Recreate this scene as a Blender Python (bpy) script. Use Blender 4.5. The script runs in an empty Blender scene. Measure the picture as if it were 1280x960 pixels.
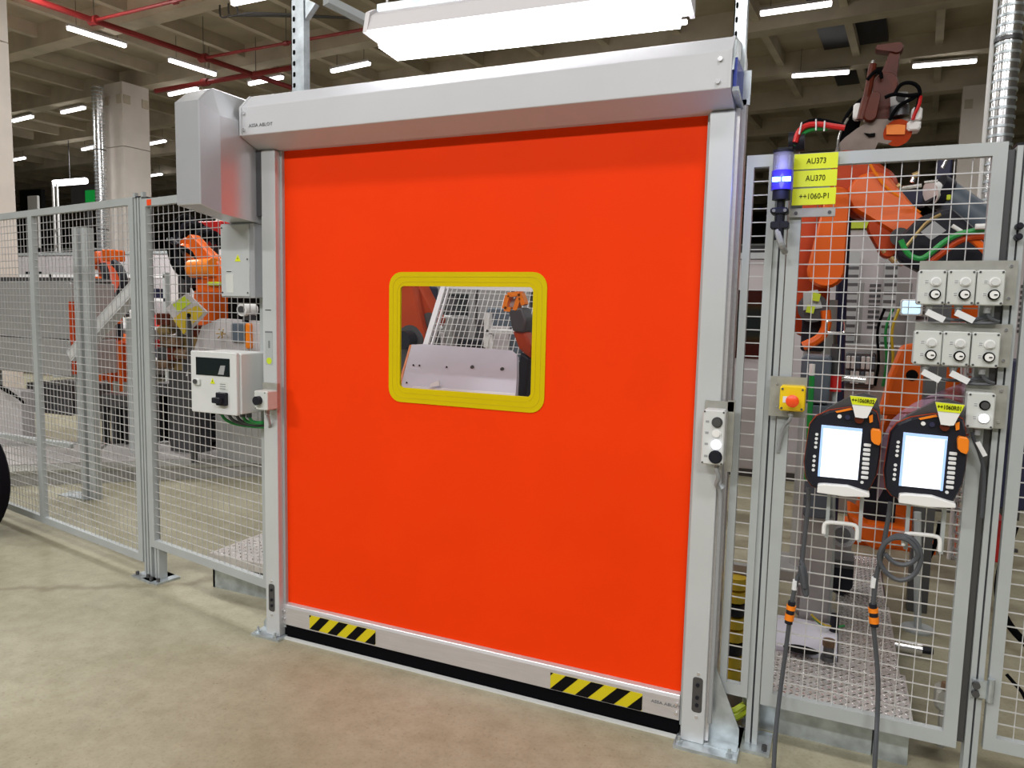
import bpy, bmesh, math, random
from mathutils import Vector, Matrix
random.seed(4)
ORD = ('first', 'second', 'third', 'fourth', 'fifth', 'sixth', 'seventh', 'eighth', 'ninth', 'tenth', 'eleventh', 'twelfth', 'thirteenth')
S = bpy.context.scene
COL = S.collection
# ------------------------------------------------------------------ camera
cd = bpy.data.cameras.new('camera'); cam = bpy.data.objects.new('camera', cd); COL.objects.link(cam)
cd.sensor_width = 36.0; cd.lens = 25.88; cd.clip_end = 200
yaw, pitch, roll = (math.radians(a) for a in (-23.95, 5.80, 1.27))
fw = Vector((math.sin(yaw)*math.cos(pitch), math.cos(yaw)*math.cos(pitch), -math.sin(pitch)))
r0 = Vector((math.cos(yaw), -math.sin(yaw), 0)); u0 = r0.cross(fw)
rt = r0*math.cos(roll) + u0*math.sin(roll); up = u0*math.cos(roll) - r0*math.sin(roll)
M3 = Matrix((rt, up, -fw)).transposed()
cam.matrix_world = Matrix.Translation((0, -2.737, 1.65)) @ M3.to_4x4()
S.camera = cam
S.view_settings.view_transform = 'Standard'; S.view_settings.look = 'None'
S.view_settings.exposure = -0.42; S.view_settings.gamma = 1.0
# ------------------------------------------------------------------ world and hall lamps outside the frame
W = bpy.data.worlds.new('hall_air'); S.world = W; W.use_nodes = True
W.node_tree.nodes['Background'].inputs[0].default_value = (1.0, 0.985, 0.98, 1)
W.node_tree.nodes['Background'].inputs[1].default_value = 0.13
HA = math.radians(-5.0)
def hall(u, v, z=0.0):
    return Vector((u*math.cos(HA) - v*math.sin(HA), u*math.sin(HA) + v*math.cos(HA), z))
def area(x, y, z, sx, sy, power, col=(1, 0.985, 0.97), rz=HA):
    l = bpy.data.lights.new('hall_lamp_light', 'AREA'); l.shape = 'RECTANGLE'; l.size = sx; l.size_y = sy
    l.energy = power; l.color = col
    o = bpy.data.objects.new('hall_lamp_light', l); o.location = (x, y, z); o.rotation_euler = (0, 0, rz); COL.objects.link(o)
for (x, y, p) in ((-6.5, -7.8, 620), (-2.0, -7.8, 660), (3.0, -7.8, 500), (-4.5, -3.0, 90), (1.2, -3.0, 190),
                  (-9.0, -1.0, 220), (-7.5, 3.6, 210), (-4.1, 4.0, 170), (1.6, 3.6, 110), (-12.5, 5, 650), (-20, 6, 300), (5.5, 7, 100), (-9, 12, 260), (-22, 15, 260), (2, 13, 120)):
    area(x, y, 6.6, 2.4, 0.5, p)
# ------------------------------------------------------------------ materials
def mat(name, col, rough=0.5, metal=0.0, var=0.0, scale=8.0, bump=0.0, bscale=60.0, emit=None, estr=0.0, spec=0.5, stretch=None, col2=None, coat=0.0):
    m = bpy.data.materials.new(name); m.use_nodes = True
    nt = m.node_tree; b = nt.nodes['Principled BSDF']
    b.inputs['Base Color'].default_value = (*col, 1); b.inputs['Roughness'].default_value = rough
    b.inputs['Metallic'].default_value = metal; b.inputs['Specular IOR Level'].default_value = spec
    if coat: b.inputs['Coat Weight'].default_value = coat
    if emit: b.inputs['Emission Color'].default_value = (*emit, 1); b.inputs['Emission Strength'].default_value = estr
    if var or bump:
        tc = nt.nodes.new('ShaderNodeTexCoord'); src = tc.outputs['Object']
        if stretch:
            mp = nt.nodes.new('ShaderNodeMapping'); mp.inputs['Scale'].default_value = stretch
            nt.links.new(src, mp.inputs[0]); src = mp.outputs[0]
    if var:
        n = nt.nodes.new('ShaderNodeTexNoise'); n.inputs['Scale'].default_value = scale; n.inputs['Detail'].default_value = 5
        nt.links.new(src, n.inputs['Vector'])
        r = nt.nodes.new('ShaderNodeValToRGB')
        c2 = col2 or tuple(c*(1+var) for c in col)
        r.color_ramp.elements[0].color = (*[c*(1-var) for c in col], 1); r.color_ramp.elements[0].position = 0.3
        r.color_ramp.elements[1].color = (*c2, 1); r.color_ramp.elements[1].position = 0.7
        nt.links.new(n.outputs['Fac'], r.inputs[0]); nt.links.new(r.outputs[0], b.inputs['Base Color'])
    if bump:
        n2 = nt.nodes.new('ShaderNodeTexNoise'); n2.inputs['Scale'].default_value = bscale; n2.inputs['Detail'].default_value = 3
        nt.links.new(src, n2.inputs['Vector'])
        bp = nt.nodes.new('ShaderNodeBump'); bp.inputs['Strength'].default_value = bump; bp.inputs['Distance'].default_value = 0.01
        nt.links.new(n2.outputs['Fac'], bp.inputs['Height']); nt.links.new(bp.outputs[0], b.inputs['Normal'])
    return m
def clear_mat(name, tint, gloss_rough=0.05, gloss=0.12, alpha=0.0, body=(0.8, 0.8, 0.8)):
    m = bpy.data.materials.new(name); m.use_nodes = True; nt = m.node_tree; nt.nodes.clear()
    out = nt.nodes.new('ShaderNodeOutputMaterial'); t = nt.nodes.new('ShaderNodeBsdfTransparent'); t.inputs[0].default_value = (*tint, 1)
    g = nt.nodes.new('ShaderNodeBsdfGlossy'); g.inputs['Roughness'].default_value = gloss_rough
    mx = nt.nodes.new('ShaderNodeMixShader'); fr = nt.nodes.new('ShaderNodeFresnel'); fr.inputs[0].default_value = 1.45
    ml = nt.nodes.new('ShaderNodeMath'); ml.operation = 'MULTIPLY'; ml.inputs[1].default_value = gloss*8
    nt.links.new(fr.outputs[0], ml.inputs[0]); nt.links.new(ml.outputs[0], mx.inputs[0])
    nt.links.new(t.outputs[0], mx.inputs[1]); nt.links.new(g.outputs[0], mx.inputs[2])
    last = mx
    if alpha:
        d = nt.nodes.new('ShaderNodeBsdfDiffuse'); d.inputs[0].default_value = (*body, 1)
        m2 = nt.nodes.new('ShaderNodeMixShader'); m2.inputs[0].default_value = alpha
        nt.links.new(mx.outputs[0], m2.inputs[1]); nt.links.new(d.outputs[0], m2.inputs[2]); last = m2
    nt.links.new(last.outputs[0], out.inputs[0]); return m
def floor_mat():
    m = bpy.data.materials.new('polished_concrete'); m.use_nodes = True; nt = m.node_tree; b = nt.nodes['Principled BSDF']
    L = nt.links; N = nt.nodes.new
    tc = N('ShaderNodeTexCoord')
    def noise(s, d, rough=0.6, dist=0.0):
        n = N('ShaderNodeTexNoise'); n.inputs['Scale'].default_value = s; n.inputs['Detail'].default_value = d
        n.inputs['Roughness'].default_value = rough; n.inputs['Distortion'].default_value = dist
        L.new(tc.outputs['Object'], n.inputs['Vector']); return n.outputs['Fac']
    def ramp(f, p0, c0, p1, c1):
        r = N('ShaderNodeValToRGB'); e = r.color_ramp.elements
        e[0].position = p0; e[0].color = (*c0, 1); e[1].position = p1; e[1].color = (*c1, 1); L.new(f, r.inputs[0]); return r.outputs[0]
    def mul(a, c, fac=1.0):
        x = N('ShaderNodeMix'); x.data_type = 'RGBA'; x.blend_type = 'MULTIPLY'; x.inputs[0].default_value = fac
        L.new(a, x.inputs[6]); L.new(c, x.inputs[7]); return x.outputs[2]
    base = ramp(noise(0.7, 6, 0.65, 0.6), 0.3, (0.30, 0.28, 0.192), 0.7, (0.41, 0.388, 0.29))
    mott = ramp(noise(9, 6, 0.7), 0.3, (0.80, 0.79, 0.76), 0.62, (1.0, 1.0, 1.0))
    base = mul(base, mott)
    fine = ramp(noise(70, 4, 0.7), 0.28, (0.72, 0.70, 0.66), 0.48, (1, 1, 1))
    base = mul(base, fine, 0.8)
    vo = N('ShaderNodeTexVoronoi'); vo.inputs['Scale'].default_value = 13; L.new(tc.outputs['Object'], vo.inputs['Vector'])
    sp = ramp(vo.outputs['Distance'], 0.035, (0.35, 0.30, 0.24), 0.06, (1, 1, 1)); base = mul(base, sp, 0.55)
    wv = N('ShaderNodeTexVoronoi'); wv.feature = 'DISTANCE_TO_EDGE'; wv.inputs['Scale'].default_value = 0.33
    dn = N('ShaderNodeTexNoise'); dn.inputs['Scale'].default_value = 1.4; dn.inputs['Detail'].default_value = 5
    L.new(tc.outputs['Object'], dn.inputs['Vector'])
    mx = N('ShaderNodeMix'); mx.data_type = 'VECTOR'; mx.inputs[0].default_value = 0.45
    L.new(tc.outputs['Object'], mx.inputs[4]); L.new(dn.outputs['Color'], mx.inputs[5]); L.new(mx.outputs[1], wv.inputs['Vector'])
    cr = ramp(wv.outputs['Distance'], 0.002, (0.55, 0.50, 0.44), 0.009, (1, 1, 1)); base = mul(base, cr, 0.65)
    L.new(base, b.inputs['Base Color'])
    rr = N('ShaderNodeMapRange'); rr.inputs[3].default_value = 0.38; rr.inputs[4].default_value = 0.6
    L.new(noise(3, 5), rr.inputs[0]); L.new(rr.outputs[0], b.inputs['Roughness'])
    b.inputs['Specular IOR Level'].default_value = 0.25
    bp = N('ShaderNodeBump'); bp.inputs['Strength'].default_value = 0.05; bp.inputs['Distance'].default_value = 0.01
    L.new(noise(40, 4), bp.inputs['Height']); L.new(bp.outputs[0], b.inputs['Normal'])
    return m
def tread_mat():
    m = mat('tread_plate_metal', (0.58, 0.55, 0.54), 0.35, 0.4, 0.12, 14)
    return m
M = dict(
    floor=floor_mat(),
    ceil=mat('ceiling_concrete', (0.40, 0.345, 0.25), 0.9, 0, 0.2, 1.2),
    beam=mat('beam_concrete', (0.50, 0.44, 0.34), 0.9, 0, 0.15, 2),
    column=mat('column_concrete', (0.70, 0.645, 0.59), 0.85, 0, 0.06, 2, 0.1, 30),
    dark_panel=mat('dark_skylight', (0.012, 0.012, 0.018), 0.5),
    wall=mat('hall_wall_paint', (0.10, 0.095, 0.085), 0.9, 0, 0.25, 0.8),
    frame=mat('door_frame_paint', (0.56, 0.585, 0.60), 0.38, 0.25, 0.04, 3),
    header=mat('header_painted_sheet', (0.52, 0.53, 0.56), 0.45, 0.0, 0.03, 3),
    silver_dk=mat('shaded_silver_sheet', (0.17, 0.135, 0.115), 0.4, 0.3, 0.2, 9),  # silver bracket sheet, dim hall shade put into its colour
    hood=mat('hood_painted_sheet', (0.56, 0.575, 0.605), 0.27, 0.5, 0.05, 3),
    alu=mat('brushed_aluminium', (0.62, 0.61, 0.62), 0.35, 0.55, 0.05, 10, stretch=(1, 1, 12)),
    galv=mat('galvanised_steel', (0.50, 0.55, 0.58), 0.38, 0.7, 0.22, 18),
    fence=mat('fence_grey_paint', (0.42, 0.45, 0.455), 0.42, 0.15, 0.05, 5),
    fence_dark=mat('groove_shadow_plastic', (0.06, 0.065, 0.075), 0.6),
    wire=mat('zinc_wire', (0.66, 0.66, 0.67), 0.35, 0.5, 0.08, 20),
    curtain=mat('orange_vinyl_curtain', (0.86, 0.042, 0.001), 0.6, 0, 0.03, 2.2, 0.12, 5, spec=0.1),
    yellow=mat('yellow_vinyl', (0.60, 0.46, 0.0), 0.6, 0, 0.03, 5, spec=0.12),
    yellow_dark=mat('yellow_stitching', (0.54, 0.41, 0.0), 0.6),
    sign=mat('yellow_sign_plastic', (0.68, 0.75, 0.01), 0.45),
    hazard=mat('hazard_yellow', (0.62, 0.52, 0.004), 0.45),
    sign_gap=mat('sign_backing', (0.5, 0.5, 0.48), 0.5),
    black=mat('black_rubber', (0.003, 0.003, 0.004), 0.8, spec=0.05),
    plastic=mat('black_plastic', (0.011, 0.012, 0.019), 0.45, spec=0.25),
    navy=mat('navy_sleeve', (0.012, 0.014, 0.05), 0.55),
    print=mat('black_print', (0.006, 0.006, 0.006), 0.8, spec=0.05),
    greyprint=mat('grey_print', (0.17, 0.18, 0.19), 0.7),
    box=mat('enclosure_grey_plastic', (0.56, 0.58, 0.56), 0.45),
    cab=mat('cabinet_light_grey', (0.60, 0.615, 0.61), 0.4, 0, 0.03, 4),
    plate=mat('zinc_plate', (0.37, 0.37, 0.335), 0.4, 0.4, 0.12, 25),
    orange=mat('robot_orange_paint', (0.72, 0.115, 0.006), 0.4, 0, 0.05, 5, spec=0.3),
    orange_dk=mat('robot_red_orange_paint', (0.42, 0.045, 0.005), 0.45, 0, 0.1, 5, spec=0.25),
    brown=mat('robot_shaded_orange_paint', (0.095, 0.014, 0.003), 0.4, 0.0, 0.35, 10, spec=0.3),  # robot orange darkened in colour for the gripper's backlit shade
    knob_orange=mat('orange_knob_plastic', (0.85, 0.22, 0.005), 0.4),
    red=mat('signal_red', (0.55, 0.015, 0.015), 0.4),
    pipe_red=mat('sprinkler_red_paint', (0.24, 0.016, 0.016), 0.5),
    estop=mat('mushroom_red', (0.85, 0.075, 0.01), 0.35),
    estop_box=mat('estop_yellow', (0.78, 0.55, 0.004), 0.4),
    white=mat('white_plastic', (0.78, 0.78, 0.77), 0.45),
    tag=mat('white_label', (0.72, 0.73, 0.74), 0.5),
    green=mat('green_hose', (0.01, 0.26, 0.05), 0.4),
    teal=mat('dark_slate_paint', (0.085, 0.11, 0.14), 0.45),
    cable=mat('grey_cable', (0.065, 0.07, 0.08), 0.5),
    cable_lt=mat('light_grey_cable', (0.30, 0.31, 0.32), 0.5),
    chrome=mat('bright_steel', (0.75, 0.75, 0.76), 0.2, 0.9),
    gun=mat('dark_steel', (0.10, 0.10, 0.105), 0.4, 0.6),
    tread=tread_mat(),
    lilac=mat('machine_enclosure_paint', (0.52, 0.49, 0.50), 0.5, 0, 0.06, 1.5),
    sheet=mat('grey_sheet_panel', (0.36, 0.36, 0.355), 0.4, 0.3, 0.08, 1.4, stretch=(0.6, 0.6, 2.0)),
    whitemetal=mat('white_machine_frame', (0.74, 0.73, 0.75), 0.4),
    work=mat('pale_machined_plate', (0.62, 0.63, 0.72), 0.45, 0.0, 0.06, 3),
    cast=mat('brown_cast_part', (0.17, 0.10, 0.055), 0.6, 0.2, 0.35, 14),
    bronze=mat('bronze_fitting', (0.42, 0.30, 0.13), 0.4, 0.7),
    blue=mat('blue_steel_bracket', (0.012, 0.035, 0.32), 0.45),
    purple_film=clear_mat('purple_film', (0.88, 0.66, 0.80), 0.15, 0.10, 0.5, (0.58, 0.38, 0.50)),
    vinyl=clear_mat('clear_vinyl_pane', (0.97, 0.97, 0.98), 0.08, 0.02, 0.012, (0.8, 0.8, 0.9)),
    glassdark=mat('dark_display_window', (0.006, 0.012, 0.012), 0.08, spec=0.8),
    lens=clear_mat('clear_signal_lens', (0.80, 0.80, 0.92), 0.1, 0.1, 0.3, (0.6, 0.6, 0.75)),
    lens_blue=mat('blue_signal_lens', (0.04, 0.03, 0.42), 0.2, emit=(0.10, 0.06, 0.7), estr=0.25),
    led=mat('blue_signal_led', (0.3, 0.7, 1.0), 0.3, emit=(0.12, 0.55, 1.0), estr=16.0),
    lit=mat('lit_button', (0.9, 0.9, 0.95), 0.3, emit=(0.85, 0.88, 1.0), estr=3.0),
    screen=mat('pendant_screen', (0.7, 0.75, 0.9), 0.3, emit=(0.88, 0.93, 1.0), estr=1.35),
    screen_bar=mat('pendant_screen_bar', (0.3, 0.45, 0.8), 0.3, emit=(0.38, 0.58, 0.95), estr=0.8),
    screen_line=mat('pendant_screen_line', (0.8, 0.5, 0.4), 0.3, emit=(0.75, 0.72, 0.72), estr=1.0),
    tube=mat('fluorescent_tube', (1, 1, 1), 0.5, emit=(1.0, 0.96, 0.95), estr=9.0),
    tube_big=mat('luminaire_diffuser', (1, 1, 1), 0.5, emit=(0.98, 0.96, 1.0), estr=22.0),
    lamp_body=mat('lamp_housing_white', (0.62, 0.60, 0.62), 0.45),
    monitor=mat('lit_monitor', (0.3, 0.6, 1.0), 0.3, emit=(0.55, 0.8, 1.0), estr=1.6),
    green_lit=mat('lit_green_board', (0.0, 0.3, 0.05), 0.4, emit=(0.01, 0.32, 0.05), estr=0.5),
    lime=mat('lime_label', (0.50, 0.62, 0.02), 0.5),
    gold=mat('golden_panel', (0.58, 0.42, 0.02), 0.45),
    tyre=mat('black_tyre', (0.006, 0.005, 0.008), 0.8, spec=0.1),
)
# ------------------------------------------------------------------ mesh helpers
class MB:
    def __init__(self): self.v = []; self.f = []
    def add(self, vs, fs):
        k = len(self.v); self.v += [tuple(a) for a in vs]; self.f += [tuple(i+k for i in q) for q in fs]; return self
    def box(self, a, b):
        x0, y0, z0 = (min(a[i], b[i]) for i in range(3)); x1, y1, z1 = (max(a[i], b[i]) for i in range(3))
        return self.add([(x0,y0,z0),(x1,y0,z0),(x1,y1,z0),(x0,y1,z0),(x0,y0,z1),(x1,y0,z1),(x1,y1,z1),(x0,y1,z1)],
                        [(0,3,2,1),(4,5,6,7),(0,1,5,4),(1,2,6,5),(2,3,7,6),(3,0,4,7)])
    def cbox(self, a, b, c=0.004):     # box with chamfered vertical and front edges
        x0, y0, z0 = (min(a[i], b[i]) for i in range(3)); x1, y1, z1 = (max(a[i], b[i]) for i in range(3))
        c = min(c, (x1-x0)/3, (z1-z0)/3, (y1-y0)/2)
        def ring(y, d):
            return [(x0+d+c,y,z0+d),(x1-d-c,y,z0+d),(x1-d,y,z0+d+c),(x1-d,y,z1-d-c),(x1-d-c,y,z1-d),(x0+d+c,y,z1-d),(x0+d,y,z1-d-c),(x0+d,y,z0+d+c)]
        vs = ring(y0, c*0.6) + ring(y0+c*0.6, 0) + ring(y1, 0)
        fs = [tuple(range(8)), tuple(reversed(range(16, 24)))]
        for s in (0, 8):
            for i in range(8): fs.append((s+i, s+8+i, s+8+(i+1) % 8, s+(i+1) % 8))
        return self.add(vs, fs)
    def prism(self, poly, vec):
        n = len(poly); v = Vector(vec); top = [tuple(Vector(p)+v) for p in poly]
        return self.add(list(poly)+top, [tuple(range(n)), tuple(range(2*n-1, n-1, -1))] + [(i, i+n, (i+1) % n + n, (i+1) % n) for i in range(n)])
    def cyl(self, p, q, r, n=12, r2=None):
        p, q = Vector(p), Vector(q); d = (q-p).normalized()
        a = d.cross(Vector((0,0,1)) if abs(d.z) < 0.9 else Vector((1,0,0))).normalized(); b = d.cross(a)
        r2 = r if r2 is None else r2
        ring = lambda c, rr: [tuple(c + (a*math.cos(t)+b*math.sin(t))*rr) for t in (2*math.pi*i/n for i in range(n))]
        return self.add(ring(p, r)+ring(q, r2), [tuple(reversed(range(n))), tuple(range(n, 2*n))] + [(i, (i+1) % n, (i+1) % n+n, i+n) for i in range(n)])
    def tube(self, pts, r, n=8, smooth=1):
        P = [Vector(p) for p in pts]
        for _ in range(smooth):
            if len(P) > 2:
                Q = [P[0]]
                for i in range(len(P)-1): Q += [P[i]*0.75+P[i+1]*0.25, P[i]*0.25+P[i+1]*0.75]
                P = Q + [P[-1]]
        k = len(self.v); ref = None
        for i, p in enumerate(P):
            d = (P[min(i+1, len(P)-1)] - P[max(i-1, 0)])
            d = d.normalized() if d.length > 1e-9 else Vector((0,0,1))
            if ref is None: ref = d.cross(Vector((0,0,1)) if abs(d.z) < 0.9 else Vector((1,0,0))).normalized()
            else: ref = (ref - d*ref.dot(d)).normalized()
            b = d.cross(ref)
            self.v += [tuple(p + (ref*math.cos(t)+b*math.sin(t))*r) for t in (2*math.pi*j/n for j in range(n))]
        for i in range(len(P)-1):
            for j in range(n): self.f.append((k+i*n+j, k+i*n+(j+1) % n, k+(i+1)*n+(j+1) % n, k+(i+1)*n+j))
        self.f.append(tuple(reversed(range(k, k+n)))); e = k+(len(P)-1)*n; self.f.append(tuple(range(e, e+n)))
        return self
    def ring(self, outer, inner, vec):  # plate with a hole: same number of points in both loops
        n = len(outer); v = Vector(vec)
        vs = list(outer)+list(inner)+[tuple(Vector(p)+v) for p in outer]+[tuple(Vector(p)+v) for p in inner]
        fs = []
        for i in range(n):
            j = (i+1) % n
            fs += [(i, j, n+j, n+i), (2*n+j, 2*n+i, 3*n+i, 3*n+j), (j, i, 2*n+i, 2*n+j), (n+i, n+j, 3*n+j, 3*n+i)]
        return self.add(vs, fs)
    def build(self, name, m, parent=None, smooth=False, bevel=0.0, kind=None, label=None):
        off = ORG.get(parent.name, Vector()) if parent else Vector()
        me = bpy.data.meshes.new(name); me.from_pydata([tuple(Vector(v)-off) for v in self.v], [], self.f)
        bm = bmesh.new(); bm.from_mesh(me); bmesh.ops.recalc_face_normals(bm, faces=bm.faces); bm.to_mesh(me); bm.free()
        if smooth:
            for p in me.polygons: p.use_smooth = True
            me.set_sharp_from_angle(angle=math.radians(38))
        me.materials.append(M[m] if isinstance(m, str) else m)
        o = bpy.data.objects.new(name, me); COL.objects.link(o)
        if parent: o.parent = parent
        ORG[o.name] = off
        if bevel:
            b = o.modifiers.new('edge', 'BEVEL'); b.width = bevel; b.segments = 2; b.limit_method = 'ANGLE'
        if kind: o['kind'] = kind
        if label: o['label'] = label
        return o
ORG = {}
def thing(name, loc, label, cat, group=None):
    o = bpy.data.objects.new(name, None); COL.objects.link(o); o.location = loc; o.empty_display_size = 0.1
    ORG[o.name] = Vector(loc); return tag(o, label, cat, group)
def tag(o, label, cat, group=None):
    o['label'] = label; o['category'] = cat
    if group: o['group'] = group
    return o
def structure(o): o['kind'] = 'structure'; return o
def dup(root, loc, label=None, group=None):
    c = root.copy(); COL.objects.link(c); c.location = loc; ORG[c.name] = Vector(loc)
    if label: c['label'] = label
    if group: c['group'] = group
    for ch in list(root.children):
        d = ch.copy(); COL.objects.link(d); d.parent = c
        for g in list(ch.children):
            e = g.copy(); COL.objects.link(e); e.parent = d
    return c
def lettering(text, pos, size, parent, m='print', depth=0.0008, align='CENTER', ux=(1,0,0), uz=(0,0,1), bold=0.0, sx=1.0):
    c = bpy.data.curves.new('lettering', 'FONT'); c.body = text; c.size = size; c.extrude = depth; c.align_x = align; c.align_y = 'CENTER'
    c.offset = bold; c.resolution_u = 3
    t = bpy.data.objects.new('lettering_source', c); COL.objects.link(t)
    bpy.context.view_layer.update()
    me = bpy.data.meshes.new_from_object(t.evaluated_get(bpy.context.evaluated_depsgraph_get()))
    bpy.data.objects.remove(t)
    X = Vector(ux).normalized(); Zv = Vector(uz).normalized(); off = ORG.get(parent.name, Vector())
    Nn = X.cross(Zv)
    for v in me.vertices:
        p = Vector(pos) + X*v.co.x*sx + Zv*v.co.y - Nn*(-1)*v.co.z*(1) - off
        v.co = p
    me.materials.clear(); me.materials.append(M[m]); me.name = 'lettering'
    o = bpy.data.objects.new('lettering', me); COL.objects.link(o); o.parent = parent; ORG[o.name] = off
    return o
def rrect(x0, z0, x1, z1, r, y, n=6):
    pts = []
    for cx, cz, a in ((x1-r, z1-r, 0), (x0+r, z1-r, 90), (x0+r, z0+r, 180), (x1-r, z0+r, 270)):
        for i in range(n+1):
            t = math.radians(a+90*i/n); pts.append((cx+r*math.cos(t), y, cz+r*math.sin(t)))
    return pts
def disc(mb, x, y, z, r, d, n=16):      # short cylinder standing out of a front face (towards -y)
    return mb.cyl((x, y, z), (x, y-d, z), r, n)
# ================================================================== SETTING
m = MB(); m.add([(-60,-9,0),(14,-9,0),(14,48,0),(-60,48,0)], [(0,1,2,3)]); structure(m.build('floor', 'floor'))
ceil = MB()
c = [hall(-62, -10, 7.3), hall(20, -10, 7.3), hall(20, 48, 7.3), hall(-62, 48, 7.3)]
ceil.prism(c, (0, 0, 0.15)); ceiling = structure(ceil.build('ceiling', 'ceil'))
def hall_box(mb, u0, v0, z0, u1, v1, z1):
    return mb.prism([hall(u0,v0,z0), hall(u1,v0,z0), hall(u1,v1,z0), hall(u0,v1,z0)], (0,0,z1-z0))
def piece(name, m, parent, u0, v0, z0, u1, v1, z1):
    b = MB(); hall_box(b, u0, v0, z0, u1, v1, z1); return b.build(name, m, parent)
for k in range(13):
    v = 3.75 + 2.75*k
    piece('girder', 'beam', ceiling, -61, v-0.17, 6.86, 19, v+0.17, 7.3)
r0_ = None
for k in range(46):
    u = -52 + 1.49*k
    r_ = MB(); hall_box(r_, -0.07, -4, 7.04, 0.07, 42, 7.3)
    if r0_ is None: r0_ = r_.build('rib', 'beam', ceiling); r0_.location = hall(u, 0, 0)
    else:
        o = r0_.copy(); COL.objects.link(o); o.location = hall(u, 0, 0)
for v in (9.5, 12.25, 15.0):
    piece('roof_panel', 'dark_panel', ceiling, -1.95, v, 7.2, -0.75, v+2.2, 7.295)
b = MB(); hall_box(b, -62, 42, 0, 20, 42.3, 7.4); structure(b.build('wall_back', 'wall'))
b = MB(); hall_box(b, -56, -9, 0, -55.7, 42, 7.4); structure(b.build('wall_left', 'wall'))
b = MB(); hall_box(b, 13, -9, 0, 13.3, 42, 7.4); structure(b.build('wall_right', 'wall'))
def column(u, v, w, label, z1=6.86):
    p = hall(u, v, 0); t = thing('concrete_column', p, label, 'column', 'concrete hall columns')
    b = MB(); hall_box(b, u-w/2, v-w/2, 0, u+w/2, v+w/2, 5.35); b.build('shaft', 'column', t)
    b = MB(); hall_box(b, u-w/2, v-w/2, 5.365, u+w/2, v+w/2, z1); b.build('head', 'column', t)
    b = MB()
    for s in (-1, 1):
        hall_box(b, u+s*w*0.34-0.08, v-w/2-0.03, z1-0.5, u+s*w*0.34+0.08, v-w/2, z1-0.3)
        hall_box(b, u+w/2, v+s*w*0.34-0.08, z1-0.5, u+w/2+0.03, v+s*w*0.34+0.08, z1-0.3)
    b.build('anchor_plate', 'beam', t, kind='stuff')
    return t
column(-17.2, 8.95, 0.70, 'tall pale concrete column behind the mesh fence, spiral duct at its flank')
column(-12.15, 3.03, 0.85, 'broad pale concrete column cut by the frame edge, nearest the mesh fence corner')
column(-21.75, 15.9, 0.75, 'slim distant concrete column seen beside the silver motor hood')
column(-10.0, 14.45, 0.7, 'concrete column rising behind the long silver header beam')
column(1.08, 17.55, 0.8, 'grey concrete column behind the orange robots and the shiny vertical duct')
def spiral_duct(x, y, z0, z1, r, label, n):
    t = thing('spiral_duct', (x, y, z0), label, 'duct', 'round metal air ducts')
    b = MB(); b.cyl((x, y, z0), (x, y, z1), r, 20); b.build('duct_pipe', 'chrome', t, smooth=True)
    b = MB()
    for i in range(n):
        z = z0 + (z1-z0)*(i+0.5)/n; b.cyl((x, y, z-0.008), (x, y, z+0.008), r+0.006, 20)
    b.build('spiral_seam', 'galv', t, smooth=True, kind='stuff')
    for z in (z0+(z1-z0)*0.5, z0+(z1-z0)*0.78): b = MB(); b.cyl((x, y, z-0.012), (x, y, z+0.012), r+0.012, 20); b.build('clamp_band', 'gun', t, smooth=True)
spiral_duct(0.86, 3.0, 0.0, 6.85, 0.068, 'shiny ribbed vertical duct behind the key switch panel', 120)
spiral_duct(-16.5, 9.75, 0.0, 6.7, 0.13, 'ribbed silver duct running up the tall pale column', 80)
spiral_duct(-8.75, 13.3, 0.0, 6.8, 0.17, 'ribbed silver duct behind the header beam under the bright luminaire', 60)
# wall-mounted guide rail beside the duct
b = MB(); b.cyl((0.775, 3.02, 0), (0.775, 3.02, 6.85), 0.014, 8)
tag(b.build('conduit_pipe', 'white'), 'thin white conduit pipe running up beside the shiny duct', 'pipe')
# ------------------------------------------------------------------ ceiling lamps (each one a thing)
def lamp(x, y, ang, label, z=6.73, L=1.13):
    t = thing('ceiling_lamp', (x, y, z), label, 'lamp', 'fluorescent ceiling lamps')
    d = Vector((math.cos(math.radians(ang)), math.sin(math.radians(ang)), 0)); n = Vector((-d.y, d.x, 0))
    P = Vector((x, y, z))
    def ob(mb, l, w, h0, h1):
        return mb.prism([P+d*s*l/2+n*q*w/2+Vector((0,0,h0)) for s, q in ((-1,-1),(1,-1),(1,1),(-1,1))], (0,0,h1-h0))
    b = MB(); ob(b, L, 0.13, 0.045, 0.09); b.build('housing', 'lamp_body', t)
    b = MB(); ob(b, L-0.01, 0.085, -0.02, 0.045); b.build('diffuser', 'tube', t, bevel=0.02)
    for s in (-1, 1): b = MB(); b.cyl(P+d*s*L*0.35+Vector((0,0,0.09)), P+d*s*L*0.35+Vector((0,0,0.565)), 0.006, 6); b.build('hanger_rod', 'gun', t)
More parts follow.
